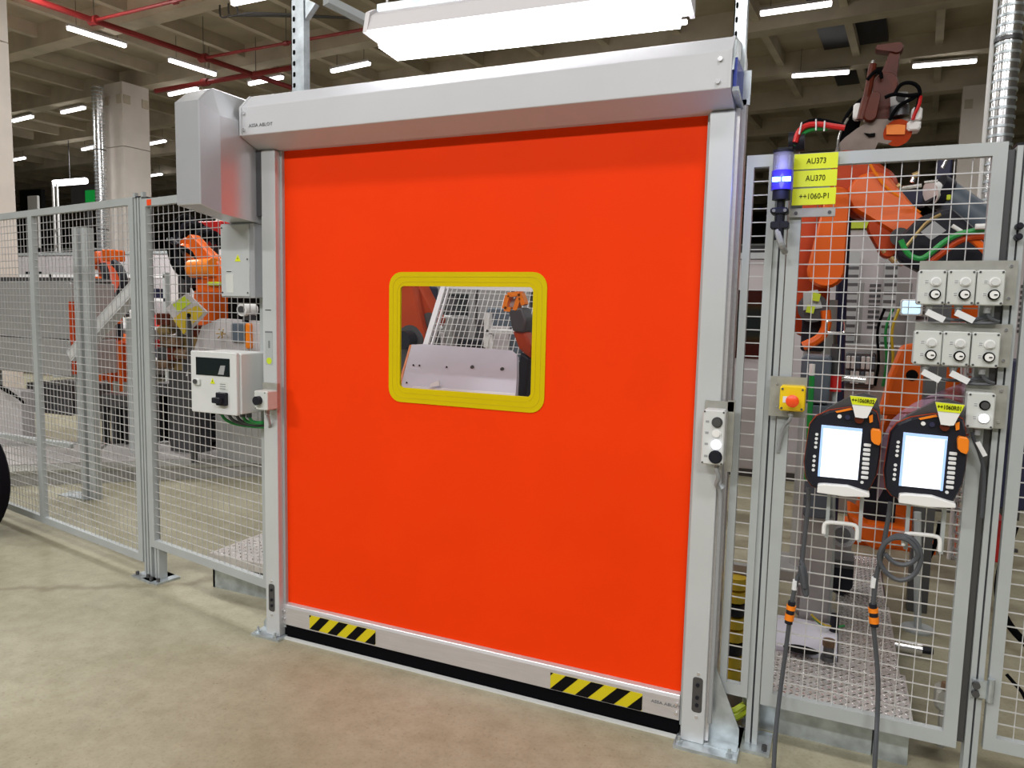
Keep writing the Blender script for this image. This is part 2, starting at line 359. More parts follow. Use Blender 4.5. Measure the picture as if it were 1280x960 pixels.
LAMPS = [
 (-13.59, 7.58, 81, 'lamp tube angled along the red pipe, upper one of its two'),
 (-13.28, 9.62, 81, 'lamp tube angled along the red pipe, lower one by the tall column'),
 (-19.34, 11.15, -7, 'lamp tube seen between the edge column and the tall column'),
 (-21.7, 11.3, -8, 'lamp tube touching the outline of the edge column, higher of two'),
 (-28.1, 15.2, -9, 'lamp tube touching the outline of the edge column, lower of two'),
 (-23.5, 14.7, -12, 'small far lamp tube just beside the ribbed duct of the tall column'),
 (-20.6, 14.85, -10, 'lamp tube half hidden behind the tall column, higher of two'),
 (-25.9, 19.25, -10, 'small lamp tube half hidden behind the tall column, lower of two'),
 (-15.0, 10.9, -8, 'lamp tube peeking out beside the top of the motor hood'),
 (-9.99, 10.81, -8, 'lamp tube above the header beam beside the perforated strut, end on'),
 (-12.42, 10.91, -7, 'lamp tube crossing behind the perforated strut above the logo'),
 (-9.3, 7.3, -1, 'bright lamp tube cut by the top frame edge near the red pipes'),
 (-5.23, 10.76, -2, 'lamp tube under the big luminaire, first of two above the header'),
 (-3.37, 10.83, 0, 'lamp tube under the big luminaire, second of two above the header'),
 (-1.03, 10.9, -1, 'lamp tube above the yellow signs at the top frame edge'),
 (-0.74, 14.65, 6, 'lamp tube just above the red and green hoses, left of the raised gripper'),
 (1.56, 14.79, 3, 'lamp tube near the shiny duct, right of the raised gripper'),
]
for x, y, a, s in LAMPS: lamp(x, y, a, 'glowing ' + s)
# ------------------------------------------------------------------ sprinkler pipes
def pipe(pts, r, label, name='sprinkler_pipe', m='pipe_red', joints=()):
    t = thing(name, pts[0], label, 'pipe', 'red sprinkler pipes')
    b = MB(); b.tube(pts, r, 8, 0); b.build('pipe_run', m, t, smooth=True)
    for p in joints:
        b = MB(); b.cyl(Vector(p)-Vector((r*1.6,0,0)), Vector(p)+Vector((r*1.6,0,0)), r*1.5, 10); b.build('pipe_fitting', m, t)
        b = MB(); b.cyl(Vector(p)+Vector((0,0,r)), Vector(p)+Vector((0,0,0.795)), 0.007, 6); b.build('pipe_hanger', 'gun', t)
pipe([(-12.62, 3.7, 6.5), (-11.25, 13.6, 6.5)], 0.055, 'thick red sprinkler main running away under the ceiling', joints=[(-12.24, 6.5, 6.5), (-11.95, 8.65, 6.5), (-11.77, 9.9, 6.5)])
pipe([(-12.24, 6.5, 6.5), (-8.0, 6.3, 6.5)], 0.03, 'thin red sprinkler branch nearest the camera, crossing a girder', joints=[(-10.2, 6.42, 6.5)])
pipe([(-11.95, 8.65, 6.5), (-7.4, 8.5, 6.5)], 0.03, 'thin red sprinkler branch passing behind the perforated strut', joints=[(-9.8, 8.58, 6.5)])
pipe([(-14.85, 9.98, 6.5), (-10.2, 9.72, 6.5)], 0.055, 'thick red sprinkler branch by the tall column above the motor hood', joints=[(-13.2, 9.88, 6.5)])
for k, (x0, y0) in enumerate(((-10.3, 7.5), (-10.1, 7.5), (-9.9, 7.5))):
    b = MB(); b.tube([(x0, y0, 7.1), (x0-0.05, y0, 6.75), (x0+0.05, y0-0.05, 6.6), (x0+0.2, y0+0.05, 6.68), (x0+2.0, y0+1.0+0.1*k, 6.72)], 0.016, 6, 2)
    tag(b.build('hanging_cable', 'gun'), 'dark cable looping down under the ceiling, %s of three loops beside the red pipes' % ('first', 'middle', 'last')[k], 'cable', 'dark looped cables under the ceiling')
# ------------------------------------------------------------------ big luminaire over the door
LA, LB = Vector((-1.9098,0.0847,2.775)), Vector((-0.6138,0.2052,2.795))
lum = thing('hanging_luminaire', (LA+LB)/2, 'long bright luminaire hung on chains above the door header', 'lamp')
d = (LB-LA).normalized(); n = d.cross(Vector((0,0,1))).normalized()   # towards camera
def lsec(pts, e0=0.0, e1=0.0): return [LA - d*e0 + n*a + Vector((0,0,h)) for a, h in pts]
Lv = LB-LA
b = MB(); b.prism(lsec([(-0.13,0.03),(0.13,0.03),(0.10,0.10),(0.055,0.13),(-0.055,0.13),(-0.10,0.10)]), Lv); b.build('housing', 'lamp_body', lum)
b = MB(); b.prism(lsec([(-0.05,0.132),(0.05,0.132),(0.05,0.165),(-0.05,0.165)]), Lv); b.build('mounting_rail', 'galv', lum)
b = MB(); b.prism([p + d*0.03 for p in lsec([(-0.105,0.028),(0.105,0.028),(0.085,-0.03),(-0.085,-0.03)])], Lv - d*0.06); b.build('diffuser', 'tube_big', lum)
for e in (0, 1):
    p = LA + Lv*e
    b = MB(); s = -1 if e == 0 else 1
    b.prism([p + n*a + Vector((0,0,h)) for a, h in ((-0.135,0.02),(0.135,0.02),(0.11,0.11),(0.06,0.14),(-0.06,0.14),(-0.11,0.11))], d*s*0.02)
    b.build('end_cap', 'lamp_body', lum)
for e in (0.28, 0.72):
    p = LA + Lv*e + Vector((0,0,0.16)); b = MB(); b.cyl(p, p+Vector((0,0,4.1)), 0.006, 6)
    for k in range(6): b.cyl(p+Vector((0,0,0.02*k)), p+Vector((0,0,0.02*k+0.014)), 0.012, 6)
    b.build('hanging_chain', 'chrome', lum)
# ------------------------------------------------------------------ perforated struts from the header to the ceiling
def strut(x0, x1, y, z0, z1, label):
    t = thing('strut_channel', ((x0+x1)/2, y, z0), label, 'strut')
    b = MB(); w = x1-x0
    b.box((x0, y, z0), (x0+w*0.42, y+0.004, z1)); b.box((x0+w*0.42, y-0.012, z0), (x1, y+0.03, z1)); b.box((x0, y, z0), (x0+0.004, y+0.045, z1))
    b.build('channel', 'galv', t)
    b = MB(); z = z0+0.05
    while z < min(z1, z0+1.6):
        b.add(rrect(x0+w*0.12, z, x0+w*0.30, z+0.022, 0.006, y-0.0015, 3), [tuple(range(16))]); z += 0.05
    b.build('slot', 'print', t, kind='stuff')
strut(-2.452, -2.368, 0.13, 2.42, 7.1, 'perforated galvanised strut rising from the header next to the motor hood')
strut(-0.425, -0.378, 0.13, 2.50, 7.1, 'perforated galvanised strut rising from the header end with the blue bracket')
b = MB(); b.prism([(-2.36,0.12,2.97),(-2.30,0.12,3.03),(-2.36,0.12,3.06)], (0,0.03,0)); tag(b.build('gusset_bracket', 'galv'), 'galvanised gusset bracket at the top of the perforated strut', 'bracket')
tr = thing('cable_tray', (-2.36, 0.6, 3.05), 'grey cable tray crossing from the perforated strut to the luminaire', 'tray')
b = MB(); p, q = Vector((-2.40, 0.3, 3.10)), Vector((-2.18, 0.72, 3.01)); b.prism([p, p+Vector((0.05,-0.02,0)), p+Vector((0.05,-0.02,0.035)), p+Vector((0,0,0.035))], q-p); b.build('tray_body', 'fence', tr)
b = MB(); b.tube([(-2.22,0.6,3.3),(-2.235,0.6,3.17),(-2.235,0.62,3.08),(-2.20,0.6,3.03),(-2.17,0.56,3.03)], 0.006, 6, 2); b.build('lamp_cord', 'white', tr)
# ================================================================== THE ROLL-UP DOOR
XL0, XL1, XR0, XR1 = -2.527, -2.4435, -0.4715, -0.3835
door = thing('roll_up_door', (-1.45, 0.05, 0), 'closed orange rapid roll-up door with yellow framed window, light grey frame', 'door')
for x0, x1, z1 in ((XL0, XL1, 2.36), (XR0, XR1, 2.36)):
    b = MB(); b.cbox((x0, 0, 0.012), (x1, 0.155, z1), 0.004)
    p = b.build('side_post', 'frame', door)
    s = 1 if x0 < -1 else -1; xi = x1 if s > 0 else x0
    g = MB()
    g.box((xi, 0.035, 0.05), (xi+s*0.012, 0.12, z1)); g.box((xi+s*0.012, 0.075, 0.05), (xi+s*0.03, 0.12, z1))
    g.build('guide_rail', 'fence', door)
    # oval sensor opening near the foot
    w0 = (x0+x1)/2 + (0.012 if s < 0 else -0.004)
    g = MB(); g.add(rrect(w0-0.019, 0.135, w0+0.019, 0.275, 0.012, -0.001), [tuple(range(28))]); g.build('sensor_opening', 'gun', p)
    g = MB()
    for zz in (0.165, 0.195, 0.245): g.cyl((w0, -0.002, zz), (w0, -0.006, zz), 0.007, 10)
    g.build('sensor_lens', 'plastic', p)
    g = MB()
    for zz in (0.118, 0.29): g.cyl((w0, 0.001, zz), (w0, -0.005, zz), 0.005, 8)
    g.build('screw', 'chrome', p)
# right post: stepped side channel, foot plate, gusset
b = MB(); b.box((XR1, 0.02, 0.02), (XR1+0.013, 0.09, 2.37)); b.box((XR1, 0.10, 0.012), (XR1+0.022, 0.155, 2.42)); b.build('side_channel', 'alu', door)
b = MB(); b.box((-2.60, -0.03, 0), (-2.425, 0.18, 0.012)); b.build('base_plate', 'galv', door)
b = MB(); b.box((-0.49, -0.05, 0), (-0.255, 0.19, 0.012)); b.build('base_plate', 'galv', door)
b = MB(); b.prism([(XR1+0.0,0.055,0.012),(-0.262,0.055,0.012),(-0.262,0.055,0.075),(XR1+0.0,0.055,0.36)], (0,0.006,0)); b.box((XR1,0.0,0.012),(-0.262,0.055,0.016)); b.build('gusset', 'galv', door)
b = MB(); b.prism([(XL0,0.06,0.012),(-2.598,0.06,0.012),(-2.598,0.06,0.04),(XL0,0.06,0.13)], (0,0.005,0)); b.build('gusset', 'galv', door)
for x, y in ((-2.575, -0.005), (-2.455, -0.018), (-2.58, 0.10), (-0.47, -0.03), (-0.285, -0.025), (-0.28, 0.13)):
    b = MB(); b.cyl((x, y, 0.012), (x, y, 0.024), 0.012, 6); b.cyl((x, y, 0.024), (x, y, 0.04), 0.006, 8); b.build('anchor_bolt', 'galv', door)
# header housing
prof = [(0.02,2.362),(-0.10,2.408),(-0.10,2.532),(-0.04,2.595),(0.24,2.64),(0.30,2.60),(0.30,2.40),(0.2,2.362)]
b = MB(); b.prism([(-2.553, y, z) for y, z in prof], (2.553-0.392, 0, 0)); hd = b.build('header_housing', 'header', door, bevel=0.003)
for x in (-2.553, -0.4):
    b = MB(); pr = [(y + (-0.004 if y < 0 else 0), z) for y, z in prof]; b.prism([(x, y, z) for y, z in pr], (0.012 if x < -1 else 0.010, 0, 0)); b.build('end_plate', 'header', door)
for x, z in ((-2.528,2.505),(-2.528,2.432),(-0.428,2.505),(-0.433,2.432)):
    b = MB(); b.cyl((x,-0.1,z),(x,-0.108,z),0.008,10); b.build('screw', 'chrome', hd)
lettering('ASSA ABLOY', (-2.432, -0.1012, 2.447), 0.021, hd, 'greyprint', sx=1.15)
b = MB(); b.prism([(-0.390,y,z) for y, z in ((-0.09,2.47),(-0.05,2.58),(0.05,2.60),(0.05,2.49))], (0.006,0,0)); b.build('corner_plate', 'galv', door)
b = MB(); b.box((-0.388,-0.07,2.415),(-0.376,0.10,2.515)); b.build('bearing_bracket', 'blue', door)
b = MB(); b.box((-0.386,0.10,2.40),(-0.35,0.112,2.52)); b.prism([(-0.387,-0.09,2.40),(-0.387,0.06,2.375),(-0.387,0.06,2.392),(-0.387,-0.08,2.417)], (0.02,0,0)); b.build('bracket_flange', 'galv', door)
# motor hood
X0, X1 = -2.735, -2.556
b = MB()
fz0, fz1 = 2.078, 2.52
front = [(X0,-0.30,fz0),(X1-0.04,-0.30,fz0),(X1-0.04,-0.30,fz1),(X0,-0.30,fz1)]
def ringpts(zf, y, inset): return [(X0,y,zf),(X1-inset,y,zf)]
# plan outline (front chamfer on the inner corner), swept in height with sloped top and bottom
outl = [(X0,-0.30),(X1-0.035,-0.30),(X1,-0.215),(X1,0.06),(X0,0.06)]
def ztop(y): return 2.52 if y < -0.25 else 2.47
def zbot(y): return 2.078 - min(0.052, (y+0.30)*0.40)
top = [(x,y,ztop(y)) for x,y in outl]; bot = [(x,y,zbot(y)) for x,y in outl]
vs = bot+top; nn = len(outl)
# break faces at the end of the slopes
b.add(vs, [(i, (i+1)%nn, (i+1)%nn+nn, i+nn) for i in range(nn)] + [tuple(reversed(range(nn)))])
cap = [(X0,-0.225,2.585),(X1-0.06,-0.225,2.585),(X1-0.06,-0.20,2.60),(X1-0.06,0.06,2.60),(X0,0.06,2.60)]
b.add(top+cap, [(i, (i+1)%nn, (i+1)%nn+nn, i+nn) for i in range(nn)] + [tuple(range(nn,2*nn))])
hood = b.build('motor_hood', 'hood', door, bevel=0.004)
b = MB(); b.box((X1-0.02,0.0,2.06),(XL0+0.004,0.05,2.36)); b.build('hood_bracket', 'gun', door)
# curtain with window opening
CX0, CX1, CY = -2.452, -0.4725, 0.052
wx0, wx1, wz0, wz1 = -1.844, -1.092, 1.226, 1.802
b = MB()
def cbx(x0,z0,x1,z1): b.box((x0,CY,z0),(x1,CY+0.004,z1))
cbx(CX0,0.16,CX1,wz0+0.03); cbx(CX0,wz1-0.03,CX1,2.40); cbx(CX0,wz0+0.03,wx0+0.03,wz1-0.03); cbx(wx1-0.03,wz0+0.03,CX1,wz1-0.03)
cur = b.build('curtain', 'curtain', door)
ix0, ix1, iz0, iz1 = -1.786, -1.1525, 1.291, 1.741
b = MB(); b.ring(rrect(wx0,wz0,wx1,wz1,0.062,CY-0.004), rrect(ix0,iz0,ix1,iz1,0.018,CY-0.004), (0,0.012,0)); wf = b.build('window_frame', 'yellow', door)
b = MB()
for e in (0.02, 0.042):
    b.ring(rrect(wx0+e,wz0+e,wx1-e,wz1-e,0.05,CY-0.0052), rrect(wx0+e+0.001,wz0+e+0.001,wx1-e-0.001,wz1-e-0.001,0.049,CY-0.0052), (0,0.002,0))
b.build('stitching', 'yellow_dark', wf)
b = MB(); b.add([(ix0-0.01,CY+0.003,iz0-0.01),(ix1+0.01,CY+0.003,iz0-0.01),(ix1+0.01,CY+0.003,iz1+0.01),(ix0-0.01,CY+0.003,iz1+0.01)], [(0,1,2,3)]); b.build('window_pane', 'vinyl', door)
# bottom beam, stickers, skirt
b = MB(); b.prism([(-2.448,y,z) for y,z in ((0.028,0.068),(0.028,0.156),(0.034,0.170),(0.05,0.176),(0.08,0.176),(0.08,0.068))], (2.448-0.4845,0,0)); bb = b.build('bottom_beam', 'alu', door, bevel=0.003)
def sticker(x0, x1, z0, z1):
    y = 0.0275
    b = MB(); b.box((x0,y-0.0006,z0),(x1,y+0.001,z1)); st = b.build('hazard_sticker', 'hazard', bb)
    b = MB(); w = x1-x0; h = z1-z0; p = w/3.55; sl = h*0.95
    def clip(poly):
        for ax, lim, sg in ((0,x0,1),(0,x1,-1)):
            out = []
            for i in range(len(poly)):
                a, c_ = poly[i], poly[(i+1) % len(poly)]
                ina, inc = sg*(a[ax]-lim) >= 0, sg*(c_[ax]-lim) >= 0
                if ina: out.append(a)
                if ina != inc:
                    t = (lim-a[ax])/(c_[ax]-a[ax]); out.append((a[0]+t*(c_[0]-a[0]), a[1]+t*(c_[1]-a[1])))
            poly = out
            if not poly: return None
        return poly
    for k in range(-1, 5):
        xs = x0 + k*p + p*0.0
        poly = clip([(xs,z0),(xs+p*0.5,z0),(xs+p*0.5+sl,z1),(xs+sl,z1)])
        if poly and len(poly) > 2: b.prism([(x,y-0.0016,z) for x,z in poly], (0,0.001,0))
    b.build('hazard_stripe', 'print', bb)
sticker(-2.2798, -1.8958, 0.076, 0.146)
sticker(-1.0222, -0.6316, 0.072, 0.143)
lettering('ASSA ABLOY', (-0.539, 0.0268, 0.1239), 0.017, bb, 'greyprint', sx=1.2)
for x in (-2.435, -0.497):
    for z in (0.098, 0.135):
        b = MB(); b.cyl((x,0.028,z),(x,0.021,z),0.006,8); b.build('rivet', 'chrome', bb)
b = MB(); b.box((-2.44,0.036,0.006),(-0.486,0.07,0.07)); b.build('rubber_skirt', 'black', door)
b = MB(); b.box((-2.43,0.012,0.0),(-0.488,0.03,0.009)); b.build('threshold_strip', 'cab', door)
# ------------------------------------------------------------------ boxes at the motor side
jb = thing('junction_box', (-2.67, 0.04, 1.675), 'pale grey junction box hanging under the motor hood', 'box')
b = MB(); b.cbox((-2.785,0.0,1.677),(-2.572,0.09,2.03),0.004); b.build('housing', 'hood', jb)
b = MB(); b.cbox((-2.779,-0.006,1.683),(-2.60,0.002,2.024),0.003); b.build('cover', 'frame', jb)
def warn(par, x, z, s, y):
    b = MB(); b.prism([(x-s,y,z-s*0.8),(x+s,y,z-s*0.8),(x,y,z+s)], (0,-0.001,0)); w = b.build('warning_label', 'sign', par)
    b = MB(); b.prism([(x-s*0.12,y-0.0012,z+s*0.35),(x+s*0.2,y-0.0012,z-0.05*s),(x-s*0.02,y-0.0012,z-0.05*s),(x+s*0.05,y-0.0012,z-0.5*s),(x-s*0.22,y-0.0012,z+0.02*s),(x,y-0.0012,z+0.02*s)], (0,-0.0006,0)); b.build('flash_symbol', 'print', par)
warn(jb, -2.6696, 1.8643, 0.018, -0.0065)
b = MB(); b.box((-2.745,-0.0072,1.80),(-2.712,-0.006,1.806)); b.box((-2.747,-0.007,1.70),(-2.70,-0.006,1.79)); b.build('type_label', 'box', jb)
b = MB(); b.box((-2.742,-0.0078,1.800),(-2.712,-0.0065,1.803)); b.build('arrow_mark', 'print', jb)
for x, z in ((-2.61,1.70),(-2.61,1.86),(-2.77,2.01),(-2.77,1.70)):
    b = MB(); disc(b,x,-0.006,z,0.004,0.003,8); b.build('screw', 'gun', jb)
cc = thing('control_cabinet', (-2.73, 0, 1.11), 'light grey door control cabinet with a dark display and black isolator switch', 'cabinet')
b = MB(); b.cbox((-2.88,-0.085,1.122),(-2.582,0.10,1.412),0.004); b.build('body', 'cab', cc)
b = MB(); b.cbox((-2.886,-0.105,1.117),(-2.592,-0.087,1.416),0.005); cdoor = b.build('door', 'cab', cc)
b = MB(); b.box((-2.8488,-0.107,1.3008),(-2.6337,-0.104,1.3866)); b.build('display_window', 'glassdark', cdoor)
b = MB(); b.prism([(-2.7062,-0.1078,1.3089),(-2.6706,-0.1078,1.309),(-2.6596,-0.1078,1.3535),(-2.6899,-0.1078,1.352)], (0,0.0006,0)); b.build('display_module', 'cable_lt', cdoor)
b = MB(); b.cbox((-2.8625,-0.114,1.2492),(-2.8204,-0.105,1.2806),0.003); lk = b.build('key_lock', 'box', cdoor)
b = MB(); disc(b,-2.8469,-0.114,1.2678,0.012,0.006); b.build('lock_insert', 'gun', cdoor)
warn(cdoor, -2.7428, 1.2741, 0.015, -0.106)
b = MB(); b.box((-2.6968,-0.1062,1.2363),(-2.6512,-0.105,1.2749)); b.build('type_label', 'box', cdoor)
b = MB()
for k in range(3): b.box((-2.6968,-0.1068,1.262-0.011*k),(-2.6613,-0.1055,1.265-0.011*k))
b.build('print_line', 'greyprint', cdoor)
b = MB(); b.cbox((-2.7083,-0.125,1.1621),(-2.6474,-0.105,1.2241),0.004); isw = b.build('isolator_switch', 'plastic', cdoor)
b = MB(); b.cbox((-2.7087,-0.15,1.1754),(-2.658,-0.123,1.2024),0.004); b.build('isolator_handle', 'plastic', cdoor)
for k, x in enumerate((-2.80,-2.75,-2.70,-2.66,-2.62)):
    b = MB(); b.cyl((x,0.0,1.122),(x,0.0,1.095),0.013,8); b.build('cable_gland', 'cable', cc)
    b = MB(); b.tube([(x,0.0,1.10),(x+0.01,0.01,1.07),(x+0.06,0.03,1.045+0.006*k),(-2.58,0.05,1.04+0.008*k),(-2.55,0.09,1.05)], 0.008, 6, 2)
    b.build('cable', 'green' if k in (0, 3, 4) else 'cable', cc)
rs = thing('selector_switch_box', (-2.46, -0.05, 1.15), 'small pale selector switch box with black knob on the left door post', 'switch')
rs['label'] = 'small pale selector switch box with black knob beside the control cabinet'
b = MB(); b.box((-2.512,-0.02,1.145),(-2.425,0.0,1.275)); b.build('bracket', 'plate', rs)
b = MB(); b.cbox((-2.505,-0.085,1.153),(-2.425,-0.02,1.243),0.005); b.build('housing', 'box', rs)
b = MB(); disc(b,-2.475,-0.085,1.198,0.021,0.022); b.build('knob', 'plastic', rs)
b = MB(); disc(b,-2.44,-0.085,1.235,0.003,0.002,6); disc(b,-2.498,-0.085,1.16,0.003,0.002,6); b.build('screw', 'gun', rs)
b = MB(); b.cyl((-2.465,-0.045,1.153),(-2.465,-0.045,1.125),0.011,8); b.tube([(-2.465,-0.045,1.13),(-2.47,-0.02,1.08),(-2.50,0.01,1.05),(-2.56,0.05,1.045)],0.007,6,2); b.build('cable', 'cable_lt', rs)
st = thing('type_sticker', (-2.485, -0.001, 1.36), 'grey instruction sticker with yellow dot on the light grey door post', 'sticker')
b = MB(); b.box((-2.511,-0.0012,1.3594),(-2.467,0.0,1.5201)); b.build('sheet', 'fence', st)
b = MB(); b.box((-2.511,-0.0018,1.5125),(-2.467,-0.001,1.5201)); b.box((-2.492,-0.0018,1.44),(-2.482,-0.001,1.475)); b.build('print_line', 'greyprint', st)
b = MB(); b.cyl((-2.488,-0.001,1.3786),(-2.488,-0.0022,1.3786),0.016,16); b.build('dot', 'lime', st)
b = MB(); b.box((-2.509,-0.001,1.6184),(-2.475,0.0,1.6222)); tag(b.build('arrow_sticker', 'print'), 'thin black arrow mark on the light grey door post above the sticker', 'sticker')
# ------------------------------------------------------------------ push button station on the right post
pb = thing('push_button_station', (-0.42, -0.04, 1.16), 'grey four button station with one lit white button on the door post', 'switch')
b = MB(); b.box((-0.4374,-0.012,1.30),(-0.3354,0.0,1.3357)); b.box((-0.3574,-0.012,1.08),(-0.3323,0.0,1.34)); b.build('bracket', 'plate', pb)
bx0, bx1, bz0, bz1 = -0.4333, -0.3552, 1.1121, 1.3088
b = MB(); b.cbox((bx0,-0.075,bz0),(bx1,-0.012,bz1),0.006); b.build('housing', 'cab', pb)
bxc = -0.3861+0.004
for (z, r, mt, lbl) in ((1.2667,0.016,'gun','dark grey button'),(1.2264,0.013,'white','white button'),(1.186,0.014,'lit','lit white button'),(1.142,0.021,'plastic','large black button')):
    b = MB(); disc(b,bxc,-0.075,z,r+0.003,0.004); disc(b,bxc,-0.079,z,r-0.001,0.008); b.build('button', mt, pb, label=lbl)
    b = MB(); b.box((bxc-0.04,-0.0758,z-0.004),(bxc-0.028,-0.075,z+0.004)); b.build('button_label', 'cable_lt', pb)
for x in (bx0+0.006, bx1-0.006):
    for z in (bz0+0.006, bz1-0.006): b = MB(); disc(b,x,-0.075,z,0.0035,0.002,8); b.build('screw', 'gun', pb)
b = MB(); b.tube([(bxc+0.005,-0.04,bz0),(bxc,-0.045,bz0-0.02),(bxc+0.012,-0.04,bz0-0.05),(-0.385,-0.02,bz0-0.085),(-0.372,0.0,bz0-0.10),(-0.366,0.01,0.95),(-0.366,0.012,0.1)],0.008,8,2); b.build('cable', 'cable_lt', pb)
b = MB(); b.cyl((-0.372,0.005,bz0-0.09),(-0.362,0.005,bz0-0.10),0.013,10); b.build('cable_clip', 'galv', pb)
# ================================================================== FENCES
class Line:                                  # a vertical plane that a fence stands in: s along it, t behind it
    def __init__(self, p, ang):
        a = math.radians(ang); self.p = Vector((p[0], p[1], 0)); self.d = Vector((math.cos(a), math.sin(a), 0)); self.n = Vector((-math.sin(a), math.cos(a), 0))
    def pt(self, s, t, z): return self.p + self.d*s + self.n*t + Vector((0, 0, z))
    def box(self, mb, s0, t0, z0, s1, t1, z1):
        return mb.prism([self.pt(s0,t0,z0), self.pt(s1,t0,z0), self.pt(s1,t1,z0), self.pt(s0,t1,z0)], (0,0,z1-z0))
def fence_panel(L, s0, s1, z0, z1, label, cat='fence', name='mesh_fence_panel', w=0.042, mids=(), top=0.042, bot=0.045, px=0.05, pz=0.0485, wr=0.0019, dep=0.03, t0=0.0):
    t = thing(name, L.pt((s0+s1)/2, t0+dep/2, z0), label, cat, 'mesh safety fence panels')
    for nm, a in (('stile', (s0,z0,s0+w,z1)), ('stile', (s1-w,z0,s1,z1)), ('top_rail', (s0+w,z1-top,s1-w,z1)), ('bottom_rail', (s0+w,z0,s1-w,z0+bot))):
        b = MB(); L.box(b, a[0], t0, a[1], a[2], t0+dep, a[3]); b.build(nm, 'fence', t)
    for sm in mids:
        b = MB(); L.box(b, sm-w*0.6, t0, z0+bot, sm+w*0.6, t0+dep, z1-top); b.build('stile', 'fence', t)
    b = MB(); tm = t0+dep*0.55
    n = max(1, round((s1-s0-2*w)/px))
    for i in range(1, n):
        s = s0+w+(s1-s0-2*w)*i/n; L.box(b, s-wr*0.75, tm, z0+bot*0.5, s+wr*0.75, tm+1.5*wr, z1-top*0.5)
    n = round((z1-z0-top-bot)/pz)
    for i in range(1, n):
        z = z0+bot+(z1-z0-top-bot)*i/n; L.box(b, s0+w*0.5, tm-2*wr, z-wr, s1-w*0.5, tm, z+wr)
    b.build('wire_mesh', 'wire', t, kind='stuff')
    return t
def fence_post(L, s0, s1, z1, label, t0=0.0, dep=0.06, grooves=1, plate=(0.06, 0.05), z0=0.0):
    t = thing('fence_post', L.pt((s0+s1)/2, t0, z0), label, 'post', 'fence posts')
    w = s1-s0; g = 0.16*w; b = MB()
    if grooves:
        k = grooves; bw = (w - k*g)/(k+1)
        for i in range(k+1): L.box(b, s0+i*(bw+g), t0, z0+0.01, s0+i*(bw+g)+bw, t0+dep, z1)
        b.build('profile', 'fence', t)
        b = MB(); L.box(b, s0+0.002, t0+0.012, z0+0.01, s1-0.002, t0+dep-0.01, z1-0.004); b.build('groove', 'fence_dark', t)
    else: L.box(b, s0, t0, z0+0.01, s1, t0+dep, z1); b.build('profile', 'fence', t)
    b = MB(); L.box(b, s0-0.002, t0-0.002, z1, s1+0.002, t0+dep+0.002, z1+0.006); b.build('post_cap', 'plastic', t)
    if plate:
        b = MB(); L.box(b, s0-plate[0], t0-plate[1], z0, s1+plate[0], t0+dep+plate[1], z0+0.012); b.build('base_plate', 'galv', t)
        for q in (s0-plate[0]*0.6, s1+plate[0]*0.6):
            b = MB(); b.cyl(L.pt(q, t0-plate[1]*0.5, z0+0.012), L.pt(q, t0-plate[1]*0.5, z0+0.032), 0.011, 6); b.build('anchor_bolt', 'gun', t)
    return t
LF = Line((-2.55, 0.07), 169.5)               # runs away from the door to the far end; s grows towards the frame edge
LF.n = -LF.n                                  # behind the fence is away from the camera
fence_panel(LF, 0.03, 1.125, 0.205, 2.222, 'mesh fence panel between the door and the twin grooved post')
fence_panel(LF, 1.215, 3.95, 0.09, 2.24, 'wide mesh fence panel at the frame edge with an extra middle upright', mids=(2.52,), w=0.05)
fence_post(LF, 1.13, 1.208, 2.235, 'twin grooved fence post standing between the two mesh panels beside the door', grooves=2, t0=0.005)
fence_post(LF, 1.065, 1.115, 0.21, 'short fence foot under the lower corner of the mesh panel by the door', grooves=1, t0=0.015, dep=0.05, plate=(0.05, 0.05))
for s in (1.20, 1.115):
    b = MB(); LF.box(b, s-0.012, 0.0, 2.235, s+0.012, 0.02, 2.262); tag(b.build('locking_tab', 'fence'), 'small grey locking tab on top of the %s mesh panel' % ('wide' if s > 1.15 else 'door side'), 'tab', 'fence locking tabs')
b = MB(); LF.box(b, 1.02, -0.002, 2.183, 1.062, 0.0, 2.215); tag(b.build('red_fence_sticker', 'estop'), 'small red sticker on the top rail beside the twin grooved post', 'sticker')
LR = Line((0, 0.08), 0)
narrow = fence_panel(LR, -0.347, -0.243, 0.195, 2.217, 'narrow mesh fence panel squeezed between the door post and the signal post', w=0.026)
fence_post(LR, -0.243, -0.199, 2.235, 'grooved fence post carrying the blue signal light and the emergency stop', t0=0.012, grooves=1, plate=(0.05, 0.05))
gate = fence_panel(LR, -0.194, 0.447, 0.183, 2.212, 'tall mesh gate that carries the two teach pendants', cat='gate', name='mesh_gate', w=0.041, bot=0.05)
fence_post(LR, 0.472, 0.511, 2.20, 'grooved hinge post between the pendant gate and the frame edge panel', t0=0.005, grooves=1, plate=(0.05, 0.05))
edge_panel = fence_panel(LR, 0.524, 1.7, 0.203, 2.19, 'mesh fence panel cut off by the frame edge beside the hinge post', w=0.036, t0=-0.002)
b = MB(); LR.box(b, 0.449, 0.02, 0.2, 0.470, 0.055, 2.19); tag(b.build('gate_gap_shade', 'gun'), 'dark strip standing in for shade in the gap between pendant gate and hinge post', 'strip')  # dark strip put in for the shade inside the gate gap
for z in (1.945, 1.912):
    b = MB(); b.cyl((0.492,0.085,z),(0.492,0.055,z),0.011,12); b.cyl((0.492,0.055,z),(0.492,0.05,z),0.007,8)
    tag(b.build('hinge_bolt', 'plastic'), '%s of two black round bolts on the hinge post above the key switch plates' % ('upper' if z > 1.93 else 'lower'), 'bolt', 'black bolts on the hinge post')
b = MB(); b.box((0.475,0.066,0.385),(0.535,0.075,0.445)); b.cyl((0.528,0.062,0.38),(0.528,0.062,0.46),0.011,10); hg = b.build('hinge', 'galv', edge_panel)
